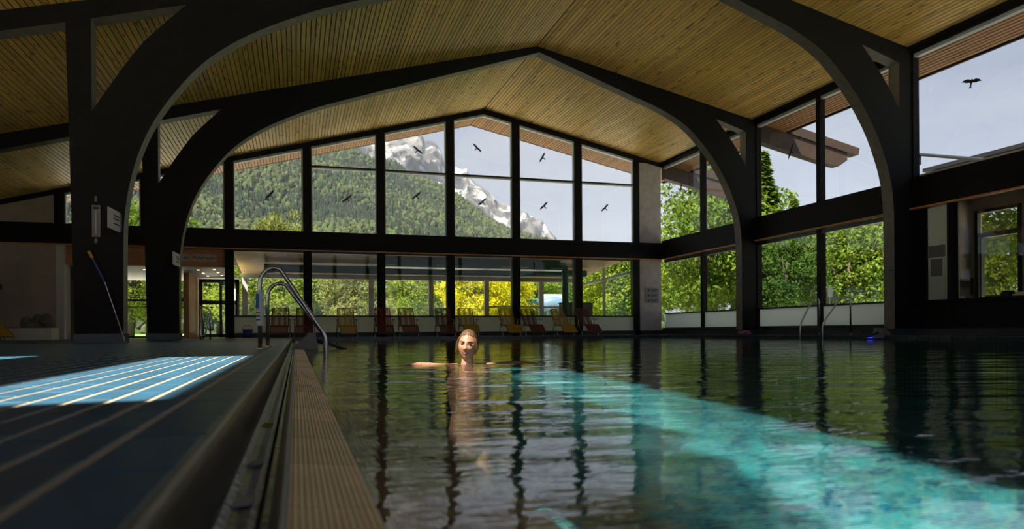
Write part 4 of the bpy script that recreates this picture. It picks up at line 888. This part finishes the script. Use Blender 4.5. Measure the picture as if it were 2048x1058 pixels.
    # hair: cap over the skull, swept back to a low bun, loose strands beside the face
    def hairline(x, y, z): return z > .066 + .2 * max(0, abs(x) - .05) * -1.0 or y < .012 + .35 * max(0, z) - .006 and z > -.055 - .35 * min(0, y) * -1
    nu, nv = 72, 60; P = []; ok = {}
    mbh = MB(); vid = {}
    grid = [[head_pt(PI * (i + .01) / nv, 2 * PI * k / nu) for k in range(nu)] for i in range(nv + 1)]
    def keep(p_): 
        if p_.y > .0: return p_.z > .064 - .45 * max(0, abs(p_.x) - .03) - .55 * max(0, .055 - p_.y)
        return p_.z > -.062
    for i in range(nv):
        for k in range(nu):
            q4 = [grid[i][k], grid[i][(k + 1) % nu], grid[i + 1][(k + 1) % nu], grid[i + 1][k]]
            if all(keep(p_) for p_ in q4):
                idx = []
                for (a_, b_) in ((i, k), (i, (k + 1) % nu), (i + 1, (k + 1) % nu), (i + 1, k)):
                    if (a_, b_) not in vid:
                        p_ = grid[a_][b_]; e1 = p_.z - (.064 - .45 * max(0, abs(p_.x) - .03) - .55 * max(0, .055 - p_.y)) if p_.y > 0 else p_.z + .062
                        w_ = .998 + .075 * min(1, max(0, e1) / .045) ** .7 + .010 * math.sin(b_ * 2.3 + a_ * .15) * min(1, max(0, e1) / .03)
                        vid[(a_, b_)] = len(mbh.v); mbh.v.append(tuple(HM @ Vector((p_.x * w_ * 1.02, p_.y * w_ - .004, p_.z * w_))))
                    idx.append(vid[(a_, b_)])
                mbh.f.append(tuple(idx[::-1]))
    ho = mbh.build('hair', 'hair', root, True)
    MB().ball(HM @ Vector((.0, -.105, -.005)), (.040, .036, .045), 16, 12).build('bun', 'hair', ho, True)
    rg = random.Random(4); mbs = MB()
    for s, n_ in ((-1, 15), (1, 15)):
        for q_ in range(n_):
            x0 = s * (.062 + rg.uniform(-.004, .006)); y0 = .030 + rg.uniform(-.022, .022); L = rg.uniform(.07, .155) if s > 0 else rg.uniform(.05, .125)
            a = Vector((x0 * .86, y0 + .004, .066)); pts = [HM @ a, HM @ Vector((x0 * 1.12, y0, .035)), HM @ Vector((x0 * 1.17, y0 - .004, .035 - L * .5)), HM @ Vector((x0 * 1.12 + rg.uniform(-.008, .008), y0 - .002 + rg.uniform(-.01, .01), .035 - L))]
            mbs.tube(pts, [.0012, .0020, .0015, .0006], 6)
    for q_ in range(64):                                           # combed strands over the crown to the bun
        p0 = math.radians(-100 + 200 * q_ / 63 + rg.uniform(-2, 2)); t0_ = math.radians(47 + 16 * abs(p0) / 1.7 + rg.uniform(-3, 1)); pts = []
        n0 = Vector((math.sin(t0_) * math.sin(p0), math.sin(t0_) * math.cos(p0), math.cos(t0_))); n1 = Vector((.10 * math.sin(p0), -1, -.02))
        for j in range(9):
            t_ = j / 8; n_v = (n0 * (1 - t_) + n1 * t_ + Vector((.5 * math.sin(p0), 0, 1)) * .75 * math.sin(PI * t_)).normalized()
            pts.append(HM @ (head_pt(math.acos(max(-1, min(1, n_v.z))), math.atan2(n_v.x, n_v.y)) * (1.003 + .078 * min(1, t_ * 3.2))))
        mbs.tube(pts, [.0009] + [.0026] * 7 + [.0016], 5)
    mbs.build('loose_strands', 'hair', ho, True)
    for s in (-1, 1):
        yy = .0785
        ey = MB().ball(HM @ Vector((s * .0305, yy - .007, .0105)), (.0115, .0105, .0052), 14, 10).build('eye', 'eye_white', root, True)
        MB().ball(HM @ Vector((s * .0305, yy + .0015, .0105)), (.0052, .0035, .0048), 12, 8).build('iris', 'eye', ey, True)
        MB().tube([HM @ Vector((s * x, y + .0015, z)) for x, y, z in ((.018, yy + .002, .0105), (.025, yy + .0035, .0155), (.033, yy + .002, .0160), (.043, yy - .006, .0125))], [.0012, .0020, .0021, .001], 6).build('eyelid_line', 'brow', ey, True)
        MB().tube([HM @ Vector((s * x, y, z)) for x, y, z in ((.014, .0885, .027), (.024, .0885, .0315), (.036, .083, .033), (.050, .071, .026))], [.0022, .0030, .0026, .001], 6).build('eyebrow', 'brow', root, True)
    MB().tube([HM @ Vector((x, y, z)) for x, y, z in ((-.016, .0895, -.0515), (0, .0925, -.0540), (.016, .0895, -.0515))], [.001, .0024, .001], 6).build('teeth', 'teeth', root, True)
    for s in (-1, 1): MB().tube([(s * .075, -.065, -.14), (s * .085, -.050, -.05), (s * .082, -.005, -.004), (s * .07, .05, .0), (s * .06, .10, -.08)], .006, 8).build('strap', 'swimsuit', root, True)
    return root
swimmer()

# ------------------------------------------------------------------ outside: ground, trees, hill, mountain, small buildings
gr = tag(MB().add([(-400, 26.3, -.15), (700, 26.3, -.15), (700, 900, -.15), (-400, 900, -.15), (15, -60, -.15), (700, -60, -.15), (700, 26.3, -.15), (15, 26.3, -.15)], [(0, 1, 2, 3), (4, 5, 6, 7)]).build('ground', 'grass', None), 'green lawn outside the building', 'ground', kind='structure')

pv = tag(empty('bounce_terrace'), 'unseen pale paved ground added outside to bounce sunlight into the hall', 'bounce_terrace', kind='structure')
box('bounce_paving', 'bounce_paving', pv, WX + .2, 34, -20, 33, -.14, -.04); box('bounce_paving', 'bounce_paving', pv, -30, 60, 33, 48, -.14, -.04); box('bounce_paving', 'bounce_paving', pv, -30, LX - .25, -25, 12, -.14, -.04); box('bounce_paving', 'bounce_paving', pv, LX - .25, WX + .2, -25, BY - .25, -.14, -.04); box('bounce_gravel', 'bounce_paving', pv, -2.3, 13.4, 26.4, 32.6, 3.55, 3.6)  # pale ground and annex roof cover added unseen to bounce sunlight upward
def tree_proto(kind, seed, mat, h=8.0):
    rg = random.Random(seed); tr_ = MB(); parts = []
    if kind == 'conifer':
        tr_.tube([(0, 0, 0), (0, 0, h)], [.16, .02], 8); rn = np.random.default_rng(seed)
        for i in range(int(h * 5.5)):
            z = h * (.08 + .92 * i / (h * 5.5)); rad = (h - z) * .22 * rn.uniform(.75, 1.15) + .08; n_ = int(50 + 260 * rad / (h * .22)); a = rn.uniform(0, 2 * PI, n_); rr = rad * rn.uniform(.25, 1, n_) ** .7
            P = np.stack([rr * np.cos(a), rr * np.sin(a), z - rr * .35 + rn.normal(0, .06, n_)], 1); u = np.stack([np.cos(a), np.sin(a), -.4 + 0 * a], 1); w = np.stack([-np.sin(a), np.cos(a), rn.normal(0, .4, n_)], 1); s = .13 * rn.uniform(.6, 1.4, n_)[:, None]
            V = np.stack([P - u * s, P + w * s * .6, P + u * s, P - w * s * .6], 1).reshape(-1, 3); parts.append((V, np.arange(n_ * 4).reshape(-1, 4)))
    elif kind == 'bush':
        tr_.tube([(0, 0, 0), (0, 0, h * .6)], [.06, .03], 6); parts = [leaves(5200, (0, 0, h * .5), (h * .55, h * .55, h * .5), .085, seed, clump=42)]
    else:
        tr_.tube([(0, 0, 0), (.05, 0, h * .35), (0, .05, h * .75)], [.20, .15, .06], 8)
        for k in range(7):
            a = rg.uniform(0, 2 * PI); tr_.tube([(0, 0, h * rg.uniform(.25, .5)), (math.cos(a) * h * .14, math.sin(a) * h * .14, h * .6), (math.cos(a) * h * .24, math.sin(a) * h * .24, h * rg.uniform(.65, .8))], [.07, .05, .02], 6)
        parts = [leaves(11000, (0, 0, h * .58), (h * .34, h * .34, h * .40), .125, seed, clump=70)]
    return tr_.mesh('trunk', 'bark', True), leaf_mesh('foliage', parts, mat)
PR = {}
def tree(kind, variant, mat, u, dist, top_px, label, group, width=1.0, zb=-.15):
    key = (kind, variant, mat)
    if key not in PR: PR[key] = tree_proto(kind, 11 + 7 * variant + len(mat), mat)
    p_ = at_dist(u, dist, zb); dep = p_.x * fw[0] + p_.y * fw[1]; hor = HORIZON + math.tan(ROLL) * (u - 1024)
    h = (hor - top_px) / F_PX * dep + CAM_Z - zb; s = h / (8.0 if kind != 'bush' else 8.0)
    name = {'conifer': 'conifer', 'bush': 'shrub', 'tree': 'deciduous_tree'}[kind]
    o = tag(empty(name, p_, random.uniform(0, 6.28)), label, {'conifer': 'tree', 'bush': 'shrub', 'tree': 'tree'}[kind], group); o.scale = (s * width, s * width, s)
    link('trunk', PR[key][0], o); link('foliage', PR[key][1], o); return o
GB = 'trees beyond the rest room'; GRt = 'trees outside the right-hand windows'
# behind the annex, left to right
for u, d, tp, kd, v, mt, wd, lab in (
    (262, 52, 440, 'tree', 0, 'leaf_light', 1.1, 'bright green tree seen between the two left arch legs'), (300, 66, 405, 'tree', 1, 'leaf_mid', 1.2, 'taller green tree above the beam behind the second left arch leg'),
    (395, 60, 470, 'tree', 2, 'leaf_mid', 1.2, 'green tree behind the glazed lobby door'), (490, 46, 480, 'tree', 0, 'leaf_light', 1.2, 'light green tree left of the handrails behind the rest room'),
    (545, 62, 416, 'tree', 2, 'leaf_olive', .45, 'tall pale treetop rising above the beam at left'), (590, 66, 432, 'tree', 1, 'leaf_olive', .6, 'pale treetop beside the tall one above the beam'), (515, 70, 448, 'tree', 0, 'leaf_olive', .7, 'short pale treetop above the beam at far left pane'),
    (575, 44, 505, 'tree', 1, 'leaf_light', 1.2, 'light leafy tree directly behind the handrails'), (650, 48, 500, 'tree', 2, 'leaf_dark', 1.1, 'darker leafy tree right of the handrails'), (705, 40, 520, 'tree', 0, 'leaf_olive', 1.1, 'pale olive tree behind the lone yellow lounger'),
    (790, 75, 500, 'tree', 1, 'leaf_mid', 1.2, 'mid green tree above the small house roof'), (835, 46, 530, 'tree', 2, 'leaf_light', 1.1, 'fresh green tree right of the small house roof'), (880, 62, 505, 'tree', 0, 'leaf_mid', 1.2, 'mid green tree behind the post left of the swimmer'),
    (950, 42, 520, 'tree', 1, 'leaf_yellow', 1.15, 'brilliant yellow-green tree behind the swimmer'), (1015, 44, 535, 'tree', 2, 'leaf_yellow', 1.0, 'brilliant yellow-green tree right of the swimmer'), (1070, 60, 510, 'tree', 0, 'leaf_light', 1.1, 'light green tree left of the blue slide'),
    (1125, 80, 500, 'tree', 1, 'leaf_dark', 1.2, 'dark green tree behind the blue slide'), (1185, 75, 500, 'tree', 2, 'leaf_mid', 1.2, 'mid green tree above the brown cabinet'), (1235, 70, 495, 'tree', 0, 'leaf_light', 1.2, 'light green tree beside the concrete pier'), (1290, 70, 500, 'tree', 1, 'leaf_mid', 1.2, 'mid green tree hidden partly by the concrete pier'),
    (440, 80, 480, 'tree', 1, 'leaf_mid', 1.4, 'distant green tree behind the lobby'), (620, 90, 495, 'tree', 0, 'leaf_mid', 1.4, 'distant green tree far behind the handrails'), (740, 95, 505, 'tree', 2, 'leaf_mid', 1.4, 'distant green tree left of the small house'), (1000, 90, 508, 'tree', 1, 'leaf_mid', 1.4, 'distant green tree behind the yellow-green ones')):
    tree(kd, v, mt, u, d, tp, lab, GB, wd)
for u, d, tp, kd, v, mt, wd, lab in (
    (1420, 40, 335, 'tree', 2, 'leaf_mid', .95, 'tall full green tree in the corner windows right of the pier'), (1470, 52, 330, 'tree', 0, 'leaf_mid', 1.0, 'green tree behind the second right arch leg'), (1375, 50, 500, 'tree', 1, 'leaf_mid', 1.2, 'low green tree beside the concrete pier outside'),
    (1530, 44, 300, 'conifer', 2, 'leaf_mid', 1.15, 'tall conifer right of the second arch leg'), (1590, 48, 395, 'conifer', 1, 'leaf_mid', 1.2, 'shorter conifer beside the tall one'), (1575, 34, 470, 'tree', 1, 'leaf_dark', 1.1, 'dark green tree filling the window past the second arch leg'), (1645, 46, 445, 'tree', 2, 'leaf_dark', 1.2, 'dark tree behind the slim right mullion'),
    (1700, 36, 440, 'tree', 0, 'leaf_mid', 1.15, 'mid green tree above the parasol'), (1765, 38, 405, 'tree', 1, 'leaf_mid', 1.0, 'green tree touching the nearest right arch leg'), (1600, 60, 430, 'tree', 0, 'leaf_mid', 1.3, 'distant green tree behind the dark one outside'), (1990, 30, 392, 'tree', 2, 'leaf_light', 1.0, 'sunny green tree filling the rear office window'), (1930, 36, 420, 'tree', 0, 'leaf_mid', 1.0, 'green tree beside the office window'),
    (1385, 31, 590, 'bush', 0, 'leaf_light', 1.4, 'sunny low shrub outside beside the pier'), (1440, 30, 575, 'bush', 1, 'leaf_light', .55, 'upright bright shrub outside left of the second arch leg'), (1560, 33, 595, 'bush', 0, 'leaf_dark', 1.6, 'dark low shrub outside past the second arch leg'), (1630, 36, 588, 'bush', 1, 'leaf_dark', 1.5, 'dark low shrub behind the slim mullion'), (1725, 34, 585, 'bush', 0, 'leaf_mid', 1.5, 'mid green low shrub right of the parasol')):
    tree(kd, v, mt, u, d, tp, lab, GRt, wd)
# pale boulders outside
for k, (u, d, s) in enumerate(((1350, 36, .8), (1392, 35, .75), (1450, 34, 1.0), (1463, 36, .7), (1530, 34, 1.0), (1550, 36, .75))):
    b_ = MB().ball((0, 0, .45), (1, .8, .75), 10, 7); b_.v = [tuple(Vector(v) * (1 + .22 * noise.noise(Vector(v) * 1.7 + Vector((k * 5, 0, 0))))) for v in b_.v]
    p_ = at_dist(u, d, -.15); bo = tag(b_.build('boulder', 'stone', None, loc=(p_.x, p_.y, -.1), rot=(0, 0, k)), ['pale boulder nearest the concrete pier outside', 'pale boulder among the shrubs by the slim mullion', 'largest pale boulder left of the second arch leg', 'small pale boulder touching the second arch leg view', 'large pale boulder right of the second arch leg', 'small pale boulder right of the second arch leg'][k], 'boulder', 'boulders in the garden'); bo.scale = (s * .6, s * .6, s * .95)
# parasol and sign post
p_ = at_dist(1672, 26, -.15); ps = tag(empty('parasol', p_), 'open pale green parasol outside the right-hand window', 'parasol')
zt = on(1672, 592, Y=p_.y).z + .15; ze = on(1672, 599, Y=p_.y).z + .15; n_ = 8; R_ = .36
MB().add([(0, 0, zt)] + [(R_ * math.cos(2 * PI * k / n_), R_ * math.sin(2 * PI * k / n_), ze) for k in range(n_)] + [(0, 0, zt - .03)] , [(0, 1 + k, 1 + (k + 1) % n_) for k in range(n_)] + [(n_ + 1, 1 + (k + 1) % n_, 1 + k) for k in range(n_)]).build('canopy', 'parasol', ps); MB().tube([(0, 0, 0), (0, 0, zt)], .025, 8).build('pole', 'white_paint', ps); MB().tube([(0, 0, 0), (0, 0, .06)], .2, 12).build('base', 'grey_plastic', ps)
p_ = at_dist(1660, 25, -.15); sp = tag(empty('garden_sign', p_), 'white sign board on a post behind the right ladder', 'sign'); z0 = on(1660, 594, Y=p_.y).z + .15; z1 = on(1660, 574, Y=p_.y).z + .15
MB().box(-.09, .09, -.015, .015, z0, z1).build('board', 'white_paint', sp); MB().tube([(0, .03, 0), (0, .03, z1)], .03, 8).build('post', 'white_paint', sp)
# water slide
p_ = at_dist(1110, 45, -.15); sl = tag(empty('slide_tower', p_), 'light blue and white water slide tower beyond the rest room', 'water slide')
zz = lambda y: on(1110, y, Y=p_.y).z + .15
MB().tube(bend([(-.9, .3, zz(612)), (.0, 0, zz(603)), (.75, .0, zz(615)), (.8, -.2, zz(640)), (.1, -.5, zz(650))], .5), .40, 14).build('tube', 'slide_blue', sl, True); MB().box(-.75, .55, .2, .5, zz(596), zz(588)).build('platform_rail', 'white_paint', sl); MB().box(-.45, -.30, .2, .4, 0, zz(600)).build('support', 'slide_blue', sl); MB().box(.30, .45, .2, .4, 0, zz(600)).build('support', 'slide_blue', sl)
o = tag(empty('slide_flume', p_), 'green tube flume leading to the blue slide tower', 'water slide'); MB().tube([(-2.9, 1.2, zz(611)), (-1.6, .8, zz(606)), (-.4, .5, zz(602))], .27, 12).build('flume', 'slide_green', o, True); MB().box(-2.0, -1.9, .85, .95, 0, zz(607)).build('support', 'grey_frame', o)
# small house beyond the loungers
p_ = at_dist(775, 60, -.15); hs = tag(empty('house', p_, .35), 'small house with dark gable and red tiled lower roof behind the loungers', 'house')
MB().box(-2.0, 2.2, -1.2, 1.6, 0, 1.9).build('wall', 'house_wall', hs); MB().prism([(-2.2, 1.75), (.0, 3.2), (2.4, 1.75)], -1.5, 1.8, 'Y').build('gable_roof', 'house_wood', hs); MB().prism([(-1.9, 1.1), (-1.2, 1.9), (2.6, 1.9), (3.0, 1.1)], -2.4, -1.25, 'Y').build('lower_roof', 'roof_red', hs)
for x in (-.9, .6): w_ = MB().box(x - .35, x + .35, -1.24, -1.2, .5, 1.0).build('window', 'dark_frame', hs); MB().box(x - .28, x + .28, -1.25, -1.24, .56, .94).build('window_pane', 'grey_sign', w_)
for u, d, nm in ((640, 70, 'low house with a red roof behind the lone yellow lounger'), (585, 65, 'low house with a red roof behind the red loungers')):
    p_ = at_dist(u, d, -.15); h2 = tag(empty('house', p_, .2), nm, 'house'); MB().box(-1.6, 1.6, -1.2, 1.2, 0, 1.1).build('wall', 'house_wall', h2); MB().prism([(-1.9, 1.0), (0, 2.0), (1.9, 1.0)], -1.4, 1.4, 'Y').build('roof', 'roof_red', h2); MB().box(.5, .8, -.2, .1, 1.3, 2.1).build('chimney', 'house_wall', h2)
# low neighbouring roof and rail outside the nearest upper right window
nb = tag(empty('flat_roof_building', (24, 17, -.15)), 'low grey flat roof outside the nearest upper right window', 'building', kind='structure')
zl = on(1880, 336, X=20).z; MB().box(-3.8, 6, -12, 1.4, zl - .35, zl + .15).build('roof_slab', 'grey_sign', nb); MB().box(-4.0, 6.2, -12.2, 1.6, zl + .15, zl + .27).build('roof_edge', 'dark_frame', nb)
for yy in (-11, 1.2): MB().box(5.5, 5.8, yy - .15, yy + .15, 0, zl - .35).build('post', 'grey_sign', nb)
a = on(1840, 309, X=19); b = on(1985, 321, X=17.5); rl = tag(empty('roof_rail'), 'thin dark rail above the low grey roof outside', 'rail'); MB().tube([a, b], .05, 8).build('rail', 'dark_frame', rl); MB().tube([a, (a.x, a.y, zl)], .04, 8).build('post', 'dark_frame', rl)

# forested hill
HILL = [(150, 240), (300, 246), (400, 252), (540, 266), (640, 282), (700, 294), (721, 304), (742, 315), (768, 319), (791, 323), (813, 341), (825, 348), (856, 363), (876, 372), (890, 378), (910, 391), (933, 411), (964, 434), (992, 452), (1022, 467), (1066, 478), (1120, 492), (1200, 520), (1290, 560)]
PEAK = [(560, 330), (640, 300), (700, 285), (745, 288), (768, 280), (800, 272), (822, 276), (836, 274), (847, 273), (852, 284), (857, 282), (864, 280), (873, 287), (884, 302), (890, 318), (910, 333), (927, 341), (935, 338), (941, 352), (954, 365), (974, 378), (997, 403), (1010, 411), (1022, 418), (1043, 426), (1063, 437), (1084, 449), (1099, 467), (1112, 480), (1150, 520), (1200, 560)]
def elev(u, tab):
    y = float(np.interp(u, [p[0] for p in tab], [p[1] for p in tab])); d = ray(u, y); return d[2] / math.hypot(d[0], d[1])
def relief(tab, r0, r1, nu, nr, power, amp, sc, u0, u1, ridged):
    us = np.linspace(u0, u1, nu); V = []
    for u in us:
        e_ = elev(u, tab); d = ray(u, HORIZON); n = math.hypot(d[0], d[1]); dx, dy = d[0] / n, d[1] / n; zr = e_ * r1
        for j in range(nr + 3):
            s = j / (nr - 1) if j < nr else 1.0; r = r0 + (r1 - r0) * s + (0 if j < nr else (j - nr + 1) * 180)
            p = Vector((dx * r, dy * r, 0)); z = zr * s ** power if j < nr else zr * (1 - .25 * (j - nr + 1))
            q = Vector((p.x, p.y, z)) * sc
            fz = noise.fractal(q, 0.9, 2.1, 6)
            if ridged: fz = .55 * fz + .8 * (.5 - abs(noise.noise(q * 1.9))) + .5 * (.5 - abs(noise.noise(q * 4.3)))
            w_ = min(1, s * 4) * (.18 + .82 * min(1, (1 - s) * 9)) if j < nr else .3
            V.append((p.x - dx * fz * amp * w_ * .8, p.y - dy * fz * amp * w_ * .8, z + fz * amp * w_ * (.5 if ridged else .35)))
    n2 = nr + 3; F_ = [(i * n2 + j, (i + 1) * n2 + j, (i + 1) * n2 + j + 1, i * n2 + j + 1) for i in range(nu - 1) for j in range(n2 - 1)]
    return np.array(V), F_, nu, n2
V, F_, nu_, nr_ = relief(HILL, 650, 2100, 150, 34, 1.15, 70, .0028, 130, 1330, False)
me = bpy.data.meshes.new('hill'); me.from_pydata(V.tolist(), [], F_); ca = me.color_attributes.new('tint', 'FLOAT_COLOR', 'POINT'); ca.data.foreach_set('color', np.tile([.03, .05, .02, 1], len(V)).astype(np.float32).ravel()); me.materials.append(M['forest']); me.polygons.foreach_set('use_smooth', [True] * len(me.polygons))
hill = tag(link('hill', me), 'steep forested mountainside behind the gable windows', 'hill', kind='structure')
V2, F2, _, _ = relief(PEAK, 3000, 4600, 330, 90, 1.05, 240, .0016, 540, 1215, True)
me = bpy.data.meshes.new('mountain'); me.from_pydata(V2.tolist(), [], F2); me.materials.append(M['rock'])
tag(link('mountain', me), 'pale rocky mountain peak with snow patches', 'mountain', kind='structure')
# trees on the hill: too many to count, one mesh
def forest(n):
    G = V.reshape(nu_, nr_, 3); rg = np.random.default_rng(21); us = rg.uniform(0, nu_ - 1.01, n); vs_ = rg.uniform(0.0, 1, n) ** .8 * (nr_ - 4.01); i = us.astype(int); j = vs_.astype(int); a = (us - i)[:, None]; b = (vs_ - j)[:, None]
    P = G[i, j] * (1 - a) * (1 - b) + G[i + 1, j] * a * (1 - b) + G[i, j + 1] * (1 - a) * b + G[i + 1, j + 1] * a * b
    dec = np.array([noise.noise(Vector(p) * .006) for p in P]) + rg.normal(0, .3, n) > .02
    h = np.where(dec, rg.uniform(8, 14, n), rg.uniform(11, 20, n)); w = np.where(dec, h * .42, h * .19)
    rings = np.array([[0.0, .45], [.25, 1.0], [.6, .62], [1.0, .02]]); rings_d = np.array([[0.0, .5], [.3, 1.0], [.75, .8], [1.0, .12]]); k = 6; ang = np.arange(k) * 2 * PI / k
    VV = np.zeros((n, 4, k, 3))
    for q_ in range(4):
        zz_ = np.where(dec, rings_d[q_, 0], rings[q_, 0]) * h; rr = np.where(dec, rings_d[q_, 1], rings[q_, 1]) * w; jit = rg.uniform(.75, 1.25, (n, k))
        VV[:, q_, :, 0] = P[:, 0:1] + rr[:, None] * np.cos(ang) * jit; VV[:, q_, :, 1] = P[:, 1:2] + rr[:, None] * np.sin(ang) * jit; VV[:, q_, :, 2] = P[:, 2:3] + zz_[:, None] - 2
    f = []
    for q_ in range(3):
        for c in range(k): f.append([q_ * k + c, q_ * k + (c + 1) % k, (q_ + 1) * k + (c + 1) % k, (q_ + 1) * k + c])
    FF = (np.array(f)[None] + (np.arange(n) * 4 * k)[:, None, None]).reshape(-1, 4)
    base_c = np.where(dec[:, None], np.array([[.042, .058, .022]]), np.array([[.018, .029, .019]])) * rg.uniform(.65, 1.4, (n, 1)) * np.concatenate([rg.uniform(.85, 1.25, (n, 1)), np.ones((n, 1)), rg.uniform(.8, 1.2, (n, 1))], 1)
    col = np.concatenate([np.repeat(base_c, 4 * k, 0), np.ones((n * 4 * k, 1))], 1).astype(np.float32)
    me = bpy.data.meshes.new('forest_trees'); me.from_pydata(VV.reshape(-1, 3).tolist(), [], FF.tolist()); ca = me.color_attributes.new('tint', 'FLOAT_COLOR', 'POINT'); ca.data.foreach_set('color', col.ravel()); me.materials.append(M['forest'])
    return tag(link('forest_trees', me), 'dense mixed forest covering the mountainside', 'forest', kind='stuff')
forest(26000)

# thin haze over the valley
m, t, o = mix_mat('haze'); vsn = t.nodes.new('ShaderNodeVolumeScatter'); vsn.inputs['Color'].default_value = (0.80, 0.88, 1.0, 1); vsn.inputs['Density'].default_value = 4.0e-5; vsn.inputs['Anisotropy'].default_value = 0.0; t.links.new(vsn.outputs[0], o.inputs['Volume'])
tag(MB().box(-2600, 3200, 320, 5000, -40, 1450).build('haze', 'haze', None), 'thin blue haze over the valley and mountains', 'haze', kind='stuff')
